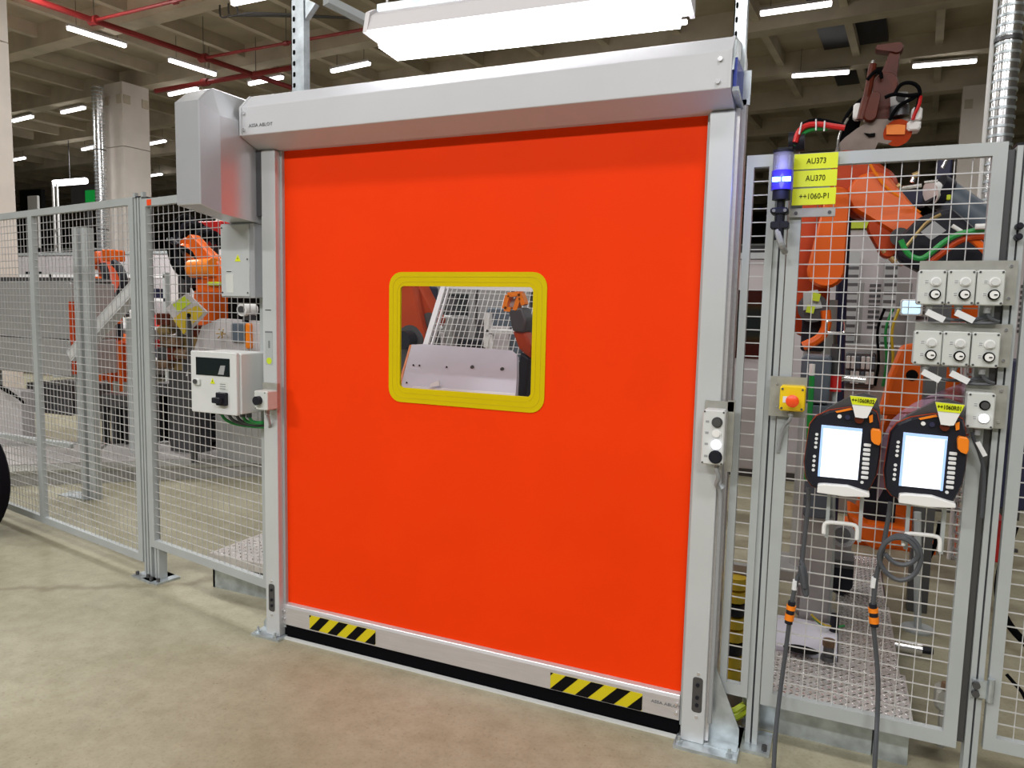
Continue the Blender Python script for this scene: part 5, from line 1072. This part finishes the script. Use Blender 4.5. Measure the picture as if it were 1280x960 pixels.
# slate boxes, columns and black box in front of the robots
sb = thing('slate_control_box', (-0.0889,1,1.2555), 'slate blue control box with a green air hose behind the pendant gate', 'box')
b = MB(); blk(b,(-0.1643,1,1.4638),(-0.0322,1,1.2368),0.2); b.build('housing', 'teal', sb, bevel=0.015)
b = MB(); blk(b,(-0.1155,1,1.2307),(-0.006,1,0.6869),0.16); b.build('column', 'teal', sb)
b = MB(); q = (-0.0549,1,0.6801); b.box((q[0]-0.05,1.05,0.0),(q[0]+0.08,1.2,q[2])); b.build('column_foot', 'sheet', sb)
b = MB(); b.tube([(-0.1106,0.92,1.3739),(-0.1097,0.92,1.2996),(-0.11,0.92,1.1875),(-0.1047,0.92,1.0374),(-0.1063,0.92,0.8854)],0.012,8,1); b.build('air_hose', 'green', sb, smooth=True)
b = MB(); b.cyl((-0.1125,0.92,1.3775),(-0.1122,0.92,1.4294),0.013,8); b.build('hose_fitting', 'white', sb, smooth=True)
fr = thing('red_filter_bowl', (-0.0145,1.1,1.3276), 'red filter bowl on a grey pipe beside the slate control box', 'filter')
b = MB(); b.cyl((-0.0138,1.1,1.3738),(-0.0124,1.1,1.293),0.03,14); b.build('bowl', 'red', fr, smooth=True)
b = MB(); b.cyl((-0.0136,1.1,1.37),(-0.018,1.1,1.5),0.024,12); b.build('regulator', 'gun', fr, smooth=True)
b = MB(); b.cyl((-0.0124,1.1,1.293),(0.0272,1.1,0.4655),0.012,8); q=(0.0272,1.1,0.4655); b.cyl(q,(q[0],q[1],0.0),0.012,8); b.build('stand_pipe', 'fence', fr)
b = MB(); b.cyl((0.026,1.15,1.3531),(0.1206,1.15,1.3471),0.014,10); b.cyl((-0.0151,1.12,1.3337),(0.0295,1.15,1.3533),0.01,8); b.build('chrome_cylinder', 'chrome', fr, smooth=True)
gc = thing('grey_support_column', (-0.0378, 1.15, 0), 'blue grey support column behind the first pendant cable', 'column')
b = MB(); blk(b,(-0.133,1.25,0.9803),(0.0249,1.25,0.1019),0.14); b.build('profile', 'fence', gc)
b = MB(); blk(b,(-0.0757,1.23,0.6596),(-0.0125,1.23,0.1023),0.03); b.build('groove', 'teal', gc)
b = MB(); q=(-0.0277,1.25,0.0915); b.box((q[0]-0.09,1.2,0),(q[0]+0.09,1.42,max(0.03,q[2]+0.01))); b.build('column_foot', 'sheet', gc)
bx = thing('black_motor_box', (0.0745,1.5,0.2605), 'black motor box on the tread plates behind the pendant gate', 'motor')
b = MB(); b.prism([(-0.0015,1.5,0.3369),(0.1398,1.5,0.3423),(0.1406,1.5,0.2055),(0.0972,1.5,0.1487),(0.0402,1.5,0.1741),(0.0138,1.5,0.2142)],(0,0.16,0)); b.build('housing', 'plastic', bx, bevel=0.01)
b = MB(); b.prism([(-0.002,1.49,0.3488),(0.1389,1.49,0.354),(0.1378,1.49,0.3099),(0.0046,1.49,0.3053)],(0,0.18,0)); b.build('cover', 'gun', bx)
b = MB(); q=(0.0823,1.55,0.1325); b.cyl((q[0],1.58,0.15),(q[0],1.58,q[2]+0.02),0.05,12); b.build('foot', 'gun', bx)
ew = thing('earth_wire', (0.039,1,0.1742), 'green and yellow earth wire curving over the pale pad', 'wire')
b = MB(); b.tube([(-0.0405,0.95,0.2217),(-0.0107,0.95,0.1959),(0.0251,0.95,0.1833),(0.0595,0.95,0.1903),(0.0999,0.95,0.2063)],0.006,6,2); b.build('green_wire','green',ew)
b = MB(); b.tube([(-0.0481,0.94,0.2359),(-0.0183,0.94,0.2101),(0.0177,0.94,0.1937),(0.0454,0.94,0.1954)],0.005,6,2); b.build('yellow_wire','gold',ew)
b = MB(); b.cyl((0.0557,0.95,0.2523),(0.0541,0.95,0.1656),0.02,10); b.build('plug','plastic',ew)
# orange floor robot B and robot A
RB = robot((0.4058,3.3624,0), (0.5374,3.2,1.1285), (0.7526,3.1,1.6988), (0.4983,2.9,2.0094), (0.351,2.85,2.049), 'orange robot whose broad shoulder shows beside the lower key switch boxes', k=1.05, m='orange', m2='orange', nrm=(0.1,1,0), hose=False)
b = MB(); q = Vector((0.4123,2.55,1.3039)); b.prism([(0.2556,2.6,1.0082),(0.3035,2.6,1.2736),(0.3637,2.6,1.473),(0.5059,2.6,1.499),(0.6865,2.6,1.421),(0.7351,2.6,1.0464)],(0,0.2,0)); b.build('shoulder_casting','orange',RB,bevel=0.03)
b = MB(); b.cyl((0.43,2.59,1.2867),(0.4324,2.62,1.2847),0.035,16); b.build('shoulder_hole','print',RB)
b = MB(); blk(b,(0.2086,2.62,0.8685),(0.3996,2.62,0.2614),0.25); b.build('main_motor','plastic',RB,bevel=0.03)
b = MB(); b.prism([(0.1038,2.5,0.3699),(0.2362,2.5,0.3077),(0.4808,2.5,0.3056),(0.5065,2.5,0.1939),(0.2947,2.5,0.1289),(0.1417,2.5,0.2241)],(0,0.4,0)); b.build('foot_casting','orange',RB,bevel=0.03)
RA = thing('industrial_robot', (-0.10, 2.1, 0), 'tall orange robot arm directly behind the yellow signs', 'robot', 'orange industrial robots')
A = lambda p: Vector(p)
b = hull2((-0.066,2,2.321),(-0.1015,2,1.9172),0.068,0.105,(0,1,0),0.13); b.build('lower_arm','orange',RA,smooth=True)
b = hull2((-0.1955,2.2,2.2967),(-0.1835,2.2,1.6241),0.10,0.11,(0,1,0),0.18); b.build('rear_arm','orange_dk',RA,smooth=True)
b = hull2((-0.0356,2.15,2.4529),(0.0983,2.15,2.3727),0.165,0.155,(0,1,0),0.2); b.build('elbow_casting','orange_dk',RA,smooth=True)
b = hull2((0.1047,2.03,2.3456),(0.3337,1.98,2.1364),0.125,0.075,(0,1,0),0.17); b.build('upper_arm','orange',RA,smooth=True)
b = hull2((0.157,2,2.156),(0.2139,2,2.0339),0.06,0.05,(0,1,0),0.12); b.build('arm_rib','orange_dk',RA,smooth=True)
b = MB(); b.tube([(0.069,1.93,2.5389),(0.1281,1.93,2.435),(0.1805,1.93,2.3671),(0.2515,1.93,2.3118),(0.3548,1.93,2.2259)],0.008,6,1); b.build('orange_cable','knob_orange',RA)
b = MB(); b.cyl((0.2629,1.88,2.0929),(0.2698,2,2.1044),0.05,16); b.build('joint_cover','gun',RA,smooth=True)
b = MB(); b.cyl((-0.1612,1.96,1.6961),(-0.166,2.1,1.6974),0.085,16); b.build('joint_cover','gun',RA,smooth=True)
b = MB(); b.prism([(-0.2188,1.95,1.7886),(-0.1412,1.95,1.8034),(-0.1089,1.95,1.697),(-0.2126,1.95,1.6809)],(0,0.1,0)); b.build('cable_clamp','fence',RA)
for q0 in ((-0.1467,1.93,1.761), (-0.1729,1.93,1.6909)):
    b = MB(); b.prism([Vector(q0)+Vector(a) for a in ((-0.025,0,-0.02),(0.018,0,-0.028),(0.026,0,0.016),(-0.016,0,0.026))],(0,-0.006,0)); b.build('lime_tag','lime',RA)
b = MB(); b.tube([(-0.0909,1.95,1.6834),(-0.0767,1.95,1.5907),(-0.111,1.95,1.5148),(-0.2003,1.95,1.4689)],0.028,8,2); b.build('orange_bracket','orange',RA,smooth=True)
b = MB(); blk(b,(-0.221,2.05,1.6719),(-0.0867,2.05,1.4363),0.18); b.build('motor','plastic',RA,bevel=0.02)
b = MB(); b.cyl((-0.12,2.25,0.0),(-0.12,2.25,1.75),0.10,16,0.09); b.box((-0.34,2.05,0),(-0.03,2.45,0.06)); b.build('robot_base','sheet',RA,smooth=True)
# navy sleeve post that carries the raised gripper
RC = thing('raised_gripper', (0.05, 2.4, 0), 'brownish raised robot gripper with silver bracket towering above the gate', 'gripper')
b = MB(); b.tube([(-0.0177,2.35,2.6102),(-0.0177,2.35,2.1734),(-0.0116,2.35,1.6279),(0.02,2.52,0.9),(0.02,2.52,0.0)],0.035,10,1); b.build('sleeve_post','navy',RC,smooth=True)
pl_ = [(-0.1071,2.2,2.6154),(-0.0928,2.2,2.6708),(-0.0516,2.2,2.7145),(0.0146,2.2,2.7652),(0.0724,2.2,2.7997),(0.1143,2.2,2.8077),(0.3467,2.2,2.7933),(0.3482,2.2,2.7708),(0.3001,2.2,2.7612),(0.2423,2.2,2.7658),(0.2222,2.2,2.6949),(0.1827,2.2,2.6612),(0.1314,2.2,2.6739),(0.1094,2.2,2.6203),(0.0332,2.2,2.6067)]
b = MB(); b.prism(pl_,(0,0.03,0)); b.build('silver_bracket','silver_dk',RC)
b = MB(); b.cyl((0.2283,2.19,2.7194),(0.2324,2.28,2.7389),0.075,20); b.build('orange_disc','orange_dk',RC,smooth=True)
b = MB(); b.prism([(0.1664,2.18,2.7671),(0.2658,2.18,2.7638),(0.2656,2.18,2.7054),(0.17,2.18,2.7125)],(0,0.02,0)); b.build('orange_label','knob_orange',RC)
b = MB(); b.prism([(0.0507,2.185,2.7315),(0.0779,2.185,2.7066),(0.1117,2.185,2.7087),(0.1105,2.185,2.7271),(0.081,2.185,2.7247)],(0,0.012,0)); b.build('bracket_slot','print',RC)
b = MB(); blk(b,(0.2904,2.15,2.8481),(0.3458,2.15,2.7726),0.12); blk(b,(0.2717,2.16,2.7766),(0.3441,2.16,2.7219),0.1); b.build('white_valve_box','white',RC)
b = MB(); b.cyl((0.2339,2.25,2.8144),(0.2206,2.25,2.9519),0.05,14); b.build('white_motor','cab',RC,smooth=True)
b = MB(); b.cyl((0.227,2.2,2.8706),(0.231,2.2,2.8118),0.053,14); b.cyl((0.2315,2.19,2.917),(0.2348,2.26,2.935),0.026,12); b.build('motor_band','gun',RC,smooth=True)
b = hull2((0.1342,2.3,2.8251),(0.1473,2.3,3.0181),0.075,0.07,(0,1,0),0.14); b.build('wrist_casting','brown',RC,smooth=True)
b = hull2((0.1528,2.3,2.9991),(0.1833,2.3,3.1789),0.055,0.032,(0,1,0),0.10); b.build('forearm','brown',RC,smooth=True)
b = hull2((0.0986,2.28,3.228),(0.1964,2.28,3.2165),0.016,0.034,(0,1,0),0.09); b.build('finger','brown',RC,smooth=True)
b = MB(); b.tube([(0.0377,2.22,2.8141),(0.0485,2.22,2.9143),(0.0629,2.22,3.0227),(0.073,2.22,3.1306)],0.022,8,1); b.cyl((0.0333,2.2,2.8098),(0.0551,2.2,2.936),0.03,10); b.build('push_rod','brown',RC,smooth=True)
b = MB(); b.cyl((0.0736,2.22,3.1215),(0.0739,2.22,3.1486),0.012,8); b.build('rod_tip','chrome',RC,smooth=True)
b = MB(); blk(b,(-0.0161,2.2,2.9105),(0.0284,2.2,2.8193),0.06); blk(b,(0.0328,2.18,2.8782),(0.0884,2.18,2.8051),0.06); b.build('guide_block','white',RC)
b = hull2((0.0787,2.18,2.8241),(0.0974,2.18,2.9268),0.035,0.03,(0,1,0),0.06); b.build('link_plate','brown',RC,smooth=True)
b = MB()
for pts in ([(0.1956,2.15,2.9277),(0.2243,2.15,2.987),(0.2892,2.15,2.9849),(0.3282,2.15,2.9415),(0.3216,2.15,2.863),(0.3022,2.15,2.7939)], [(0.1461,2.12,2.9066),(0.1941,2.12,2.9243),(0.2602,2.12,2.9049),(0.316,2.12,2.9084)], [(0.1795,2.13,2.7814),(0.2153,2.13,2.8585),(0.2862,2.13,2.8875),(0.3281,2.13,2.9186)], [(0.0487,2.2,3.0367),(0.0878,2.2,3.0869),(0.118,2.2,3.0747),(0.1245,2.2,3.038)]): b.tube(pts,0.011,6,2)
b.build('black_hose','black',RC,smooth=True)
b = MB(); b.tube([(0.3299,2.14,2.9036),(0.3255,2.14,2.8513),(0.3047,2.14,2.8046),(0.2987,2.14,2.7741)],0.010,6,1); b.build('red_hose','red',RC)
b = MB(); b.prism([(-0.0845,2.3,2.6717),(-0.0741,2.3,2.7946),(-0.0093,2.3,2.8931),(0.0296,2.3,2.8336),(0.0161,2.3,2.7689)],(0,0.06,0)); b.tube([(-0.0766,2.28,2.7619),(-0.0595,2.28,2.8455),(-0.0193,2.28,2.9078),(0.0305,2.28,2.9499)],0.012,6,1); b.build('black_cover','black',RC)
b = MB(); b.tube([(-0.0809,2.19,2.6212),(-0.0894,2.19,2.6871),(-0.076,2.19,2.756),(-0.041,2.19,2.8226)],0.008,6,1); b.build('edge_pipe','chrome',RC)
# red and green hoses over the signs
hz = thing('energy_hoses', (-0.1815,1.4,2.6191), 'red green and black hoses arching over the yellow signs', 'hose')
for mm, pts in (('red',[(-0.2689,1.3,2.5134),(-0.257,1.3,2.567),(-0.2214,1.3,2.5953),(-0.1587,1.3,2.5942),(-0.096,1.3,2.5778),(-0.0451,1.3,2.5663)]),('green',[(-0.2769,1.32,2.5024),(-0.2564,1.32,2.5402),(-0.2209,1.32,2.5727),(-0.1694,1.32,2.5804),(-0.1216,1.32,2.5767)]),('black',[(-0.2675,1.36,2.5654),(-0.2398,1.36,2.6105),(-0.1884,1.36,2.6299),(-0.1207,1.36,2.6128),(-0.0535,1.36,2.5882)])):
    b = MB(); b.tube(pts,0.014,8,2); b.build('hose',mm,hz,smooth=True)
for px_ in (((-0.2432,1.28,2.604),(-0.2511,1.28,2.5467)),((-0.1776,1.28,2.6141),(-0.1744,1.28,2.5602)),((-0.137,1.28,2.6031),(-0.1376,1.28,2.5536))): b = MB(); b.cyl(px_[0],px_[1],0.004,6); b.build('cable_tie','tag',hz)
b = MB(); b.cyl((-0.3028,1.35,2.5262),(-0.2271,1.35,2.5288),0.05,14); b.build('hose_clamp','plastic',hz,smooth=True)
b = MB(); q0=(-0.2979,1.4,2.5203); q1=(-0.255,1.4,2.4453); b.box((q0[0],1.4,q1[2]-0.3),(q1[0],1.5,q0[2])); b.box((q0[0]+0.01,1.42,0),(q1[0]-0.01,1.48,q1[2]-0.28)); b.build('clamp_post','fence',hz)
# slate tube, fittings, grey tag plate, hoses
tb_ = thing('slate_balancer_tube', (0.6106,2.15,2.2277), 'dark slate tube with white collar pointing up behind the gate', 'tube')
b = MB(); b.cyl((0.4763,2.15,2.3567),(0.8189,2.15,2.0823),0.086,18); b.build('tube_body','teal',tb_,smooth=True)
b = MB(); b.cyl((0.4331,2.13,2.3778),(0.4848,2.15,2.3475),0.094,18); b.build('black_collar','plastic',tb_,smooth=True)
b = MB(); b.cyl((0.411,2.09,2.355),(0.4478,2.11,2.3652),0.068,16,0.056); b.build('white_collar','white',tb_,smooth=True)
b = MB(); b.cbox((0.4884,2.05,2.3065),Vector((0.5094,2.05,2.3361))+Vector((0,0.03,0)),0.004); b.build('data_plate','lime',tb_)
b = MB(); q=(0.8033,2.15,2.0913); b.box((q[0]-0.06,2.17,0),(q[0]+0.06,2.29,q[2])); b.build('stand','gun',tb_)
tl = thing('spot_welding_tool', (0.3808,1.7,2.0978), 'black tool cluster with green and red hoses at the robot wrist', 'tool')
b = MB(); b.prism([(0.346,1.8,2.193),(0.4908,1.8,2.2382),(0.6757,1.8,2.0609),(0.6895,1.8,1.8763),(0.4055,1.8,1.8758),(0.2551,1.8,1.9614),(0.2403,1.8,2.0685)],(0,0.15,0)); b.build('tool_body','plastic',tl,bevel=0.03)
b = MB(); blk(b,(0.2813,2.3,2.406),(0.4213,2.3,2.3166),0.12); blk(b,(0.4596,2.3,2.5903),(0.5303,2.3,2.395),0.1); b.build('black_block','navy',tl,bevel=0.01)
for p_, q_, r_ in (((0.2323,1.7,2.3248),(0.335,1.7,2.3365),0.012),((0.3048,1.7,2.4032),(0.2897,1.7,2.355),0.012),((0.4233,1.7,2.421),(0.4414,1.7,2.468),0.01),((0.3449,1.7,2.3523),(0.4062,1.7,2.3575),0.007)): b = MB(); b.cyl(p_,q_,r_,8); b.build('chrome_fitting','chrome',tl,smooth=True)
b = MB(); b.cyl((0.2905,1.69,2.3859),(0.3191,1.69,2.3966),0.016,10); b.cyl((0.2237,1.69,2.3319),(0.2378,1.69,2.3436),0.014,10); b.build('brass_fitting','bronze',tl,smooth=True)
b = MB(); b.prism([(0.3415,1.62,2.0905),(0.3986,1.62,2.1454),(0.4553,1.62,2.096),(0.3911,1.62,2.0491)],(0,0.015,0)); b.build('grey_tag_plate','cable_lt',tl)
b = MB(); b.tube([(0.2506,1.58,2.0479),(0.2847,1.58,1.9744),(0.3444,1.58,1.9456),(0.3854,1.58,1.9734),(0.4445,1.58,2.0365),(0.511,1.58,2.0787),(0.6389,1.58,2.0954),(0.679,1.58,2.0945)],0.014,8,2); b.build('green_hose','green',tl,smooth=True)
b = MB(); b.tube([(0.3834,1.6,1.9265),(0.4502,1.6,1.9863),(0.5026,1.6,2.0374),(0.5665,1.6,2.0599),(0.6683,1.6,2.058)],0.016,8,2); b.build('red_hose','orange_dk',tl,smooth=True)
b = MB(); b.tube([(0.5334,1.62,2.0784),(0.6061,1.62,2.0257),(0.6622,1.62,1.9581)],0.02,8,2); b.build('orange_hose','orange',tl,smooth=True)
b = MB(); b.tube([(0.2722,1.64,2.0038),(0.3254,1.64,2.0847),(0.3717,1.64,2.1485),(0.4268,1.64,2.1791)],0.009,6,1); b.build('tan_rod','bronze',tl)
b = MB(); b.cyl((0.57,1.55,2.1035),(0.6136,1.55,2.1044),0.014,8); b.cyl((0.476,1.6,2.1172),(0.5344,1.6,2.0763),0.010,8); b.build('white_sleeve','white',tl,smooth=True)
b = MB(); b.cyl((0.2088,1.58,1.9588),(0.2325,1.58,1.9341),0.014,8); b.cyl((0.169,1.58,2.0002),(0.1812,1.58,1.9836),0.010,8); b.build('brass_tip','bronze',tl,smooth=True)
b = MB(); q=(0.4852,1.85,1.8784); b.box((q[0]-0.05,1.86,0),(q[0]+0.05,1.95,q[2]+0.05)); b.build('stand','gun',tl)
# pale film hung behind the second pendant
b = MB(); pts = [(0.1492,0.12,1.194),(0.2031,0.12,1.2837),(0.2609,0.12,1.3661),(0.3293,0.12,1.4092),(0.3888,0.12,1.4238),(0.3919,0.12,1.3809),(0.4037,0.12,1.2189),(0.2757,0.12,1.1504)]
rows = []; 
for i in range(9):
    u = i/8
    for j in range(5):
        v = j/4; x = pts[0][0]+(pts[4][0]-pts[0][0])*u; zt = pts[0][2]+(pts[4][2]-pts[0][2])*(u**0.5)+0.02; z = zt - v*0.22
        rows.append((x, 0.122+0.013*math.sin(6*u+3*v), z))
b.add(rows, [(i*5+j, i*5+j+1, (i+1)*5+j+1, (i+1)*5+j) for i in range(8) for j in range(4)])
fm = b.build('plastic_film', 'purple_film', smooth=True); tag(fm, 'crumpled pinkish plastic film hanging behind the second pendant', 'film')
# small parts low in the cell
b = MB(); b.cyl((0.425,1.6,0.6355),(0.4694,1.6,-0.0128),0.018,8); b.cyl((0.4694,1.6,-0.0128),(0.4694,1.6,0.0),0.018,8); b.cyl((0.4694,1.6,0),(0.4694,1.6,0.012),0.08,14)
tag(b.build('stand_pipe','fence'),'thin grey stand pipe on the floor right of the tread plates','pipe')['label'] = 'thin grey stand pipe rising from the floor beside the tread plates'
hp = thing('pneumatic_cylinder', (0.45, 1.45, 0.0), 'small silver cylinder lying on the floor beside the tread plates', 'cylinder')
b = MB(); b.cyl((0.3351,1.2393,0.04),(0.4536,1.2412,0.04),0.03,12); b.build('barrel','chrome',hp,smooth=True)
b = MB(); b.cyl((0.4536,1.2412,0.04),(0.5019,1.2466,0.04),0.018,10); b.build('black_tip','plastic',hp,smooth=True)
ff = thing('foot_bracket', (0.41, 0.35, 0), 'small grey bracket with a dark knob by the lower gate corner', 'bracket')
b = MB(); blk(b,(0.4186,0.4,0.2398),(0.4677,0.4,0.1488),0.06); b.box((0.4385,0.41,0),(0.4594,0.45,0.16)); b.build('body','plate',ff)
b = MB(); b.cyl((0.4451,0.4,0.2429),(0.4459,0.4,0.2688),0.014,10); b.build('knob','cast',ff)
b = MB(); b.tube([(0.567,1.9,0.5258),(0.5566,1.9,0.3959),(0.5242,1.9,0.2984),(0.5071,1.9,0.2025),(0.4971,1.9,0.1166)],0.012,6,2); b.build('hanging_plug_cable','black'); 
o = bpy.data.objects['hanging_plug_cable']; tag(o,'black cable with a plug hanging right of the coiled pendant cable','cable'); o['label'] = 'black cable dangling beside the coiled pendant cable inside the cell'
one('red_floor_rail','long red rail low across the cell floor behind the gate','rail','orange_dk',(0.5826,3.4,-0.0518),(1.2257,3.4,-0.017),0.06)
q = (0.6912,3.4,-0.1024); q2 = (1.1971,3.4,-0.0215)
for k, x in enumerate((q[0], q2[0])): b = MB(); b.box((x,3.41,0),(x+0.05,3.45,max(0.02,q[2]+0.005))); tag(b.build('rail_foot','gun'),'dark foot under the long red floor rail, at its %s end' % ('robot','hinge post')[k],'foot','feet of the red floor rail')
# yellow hose chain between the posts
yh = thing('yellow_hose_chain', (-0.27, 0.45, 0), 'yellow and black hose chain hanging inside the narrow fence gap', 'hose')
yx = -0.3264
for k in range(9):
    b = MB(); b.cyl((yx,0.30,0.10+0.055*k),(yx,0.30,0.145+0.055*k),0.04,10); b.build('hose_segment','gold' if k % 3 else 'plastic',yh,smooth=True)
b = MB(); b.tube([(-0.36,0.22,0.075),(-0.33,0.18,0.05),(-0.29,0.18,0.05),(-0.25,0.22,0.08)],0.016,6,2); b.tube([(-0.36,0.19,0.10),(-0.31,0.16,0.075),(-0.26,0.19,0.11)],0.012,6,2); b.build('yellow_cable','lime',yh)
b = MB(); b.box((yx-0.04,0.345,0),(yx+0.04,0.38,0.62)); b.build('chain_guide','fence',yh)
b = MB(); b.cyl((-0.232,0.30,0.9),(-0.232,0.30,1.55),0.008,8); b.cyl((-0.232,0.30,0),(-0.232,0.30,0.9),0.008,8); tag(b.build('orange_conduit','knob_orange'),'thin orange conduit in the gap beside the signal post','conduit')
# cabinets and machines behind the right cell
cabs = thing('electrical_cabinet_row', (0.8, 4.4, 0), 'pale row of electrical cabinets with dark vents behind the orange robots', 'cabinet')
ca0, ca1 = -0.0249, 1.4391; zt_ = 2.4053
wd = (ca1-ca0)/4
for i in range(4):
    b = MB(); b.cbox((ca0+i*wd+0.01,4.4,0.1),(ca0+(i+1)*wd-0.01,4.9,zt_),0.015); c_ = b.build('cabinet_door','lilac',cabs)
    b = MB()
    for k in range(9): b.box((ca0+i*wd+wd*0.62,4.392,1.55+0.045*k),(ca0+i*wd+wd*0.86,4.402,1.575+0.045*k))
    b.build('vent_grille','gun',c_)
    b = MB(); b.cbox((ca0+i*wd+wd*0.12,4.385,1.35),(ca0+i*wd+wd*0.5,4.40,1.95),0.01); b.build('inset_panel','sheet',c_)
b = MB(); b.box((ca0,4.42,0),(ca1,4.9,0.1)); b.build('plinth','gun',cabs)
b = MB(); b.box((ca0,4.36,zt_+0.005),(ca1,4.9,zt_+0.07)); b.build('cable_duct','lime',cabs)
mn = thing('lit_monitor', (0.5217,4.2,1.7394), 'bright lit monitor screen behind the upper key switch boxes', 'monitor')
b = MB(); blk(b,(0.4415,4.3,1.8061),(0.6109,4.3,1.6691),0.05); b.build('bezel','white',mn)
b = MB(); blk(b,(0.4566,4.29,1.7928),(0.5913,4.29,1.6853),0.02); b.build('screen','monitor',mn)
b = MB(); q = (0.5343,4.3,1.6673); b.box((q[0]-0.03,4.31,0),(q[0]+0.03,4.34,q[2])); b.build('stand','fence',mn)
one('machine_low_wall','low grey machine wall in front of the electrical cabinets','machine wall','sheet',(0.009,3.9,1.4252),(0.4989,3.9,0.7362),0.3)
one('low_machine_bed','grey machine bed on the floor under the low machine wall','machine bed','sheet',(0.0542,3.95,0.6963),(0.5026,3.95,0.0),0.25)
enclosure(-2.2, 0.02, 5.0, 2.2, 4, 'pale cabinets glimpsed through the narrow mesh panel', win=(1,2))
enclosure(2.6, 7.5, 6.5, 2.3, 5, 'dim machine enclosure behind the frame edge fence panel', m='gun', win=(0,2))
enclosure(-3.5, 8.0, 24.0, 4.0, 10, 'dark distant machine row under the ceiling behind the raised gripper', m='gun', win=(2,6))
enclosure(-24, -6, 26.0, 3.6, 12, 'dark distant machine row far behind the orange door', m='gun')
one('purple_bin','dark purple bin behind the hinge post at the frame edge','bin','navy',(0.8165,2.2,1.4237),(1.0499,2.2,0.5714),0.3)
one('red_bin','red bin on the floor behind the hinge post','bin','red',(0.8812,2.4,0.4499),(0.9821,2.4,0.1932),0.3)

lp = thing('wire_loop_handle', (-0.0262,1.4,1.5989), 'bright rectangular wire loop in front of the robot motor behind the gate', 'handle')
b = MB(); b.tube([(-0.07,1.4,1.5729),(-0.0727,1.4,1.6181),(-0.062,1.4,1.6286),(0.0019,1.4,1.6303),(0.0137,1.4,1.6205),(0.0167,1.4,1.5716),(0.0058,1.4,1.5672),(-0.0581,1.4,1.5651),(-0.07,1.4,1.5729)],0.006,6,1); b.build('loop','chrome',lp,smooth=True)
b = MB(); b.cyl((-0.028,1.41,1.5659),(-0.025,1.5,1.5053),0.01,8); q = (-0.025,1.5,1.5053); b.cyl((q[0],q[1],0),(q[0],q[1],q[2]),0.015,8); b.build('stand','gun',lp)
fl_ = thing('round_flange', (0.0835,1.9,0.3764), 'grey round flange with bright rim beside the first pendant hook', 'flange')
b = MB(); b.cyl((0.0835,1.9,0.3764),(0.085,1.98,0.3544),0.07,18); b.build('rim','chrome',fl_,smooth=True)
b = MB(); b.cyl((0.079,1.88,0.3813),(0.0793,1.9,0.3758),0.045,16); b.build('hub','gun',fl_,smooth=True)
b = MB(); q = (0.0855,1.99,0.3468); b.box((q[0]-0.05,1.985,0.15),(q[0]+0.05,2.06,q[2]+0.05)); b.build('stand','sheet',fl_)
vm = thing('valve_manifold', (0.1369,3.7,1.234), 'dark valve manifold with small white valves on the low machine wall', 'valve manifold')
va, vb = (0.0485,3.84,1.3637), (0.2662,3.84,1.0765)
b = MB(); blk(b, va, vb, 0.05); b.build('manifold_block', 'gun', vm)
for i in range(6):
    for j in range(2):
        x = va[0]+(vb[0]-va[0])*(i+0.5)/6; z = vb[2]+(va[2]-vb[2])*(0.3+0.42*j)
        b = MB(); b.cbox((x-0.014,3.80,z-0.05),(x+0.014,3.84,z+0.05),0.004); b.build('valve', 'cab' if (i+j) % 3 else 'teal', vm)
for k, (x_, c_) in enumerate(((0.2747,'black'),(0.332,'green'),(0.3775,'gold'))):
    b = MB(); b.tube([(x_,3.86,1.1),(x_+0.02,3.84,1.3),(x_-0.02,3.84,1.55),(x_+0.03,3.86,1.72)],0.012,6,2); b.build('air_line', c_, vm)
for k, (px_, lb) in enumerate(((0.0588,'beside the navy post'),(0.3504,'beside the lit monitor'))):
    t = thing('cable_trunking', (px_, 4.2, 0), 'grey vertical cable trunking in front of the electrical cabinets, %s' % lb, 'trunking')
    b = MB(); b.box((px_-0.05,4.2,0.0),(px_+0.05,4.27,2.2)); b.build('trunk', 'fence', t)
    b = MB()
    for q in range(26): b.box((px_-0.045,4.195,0.3+0.07*q),(px_+0.045,4.201,0.325+0.07*q))
    b.build('comb_slot', 'gun', t, kind='stuff')
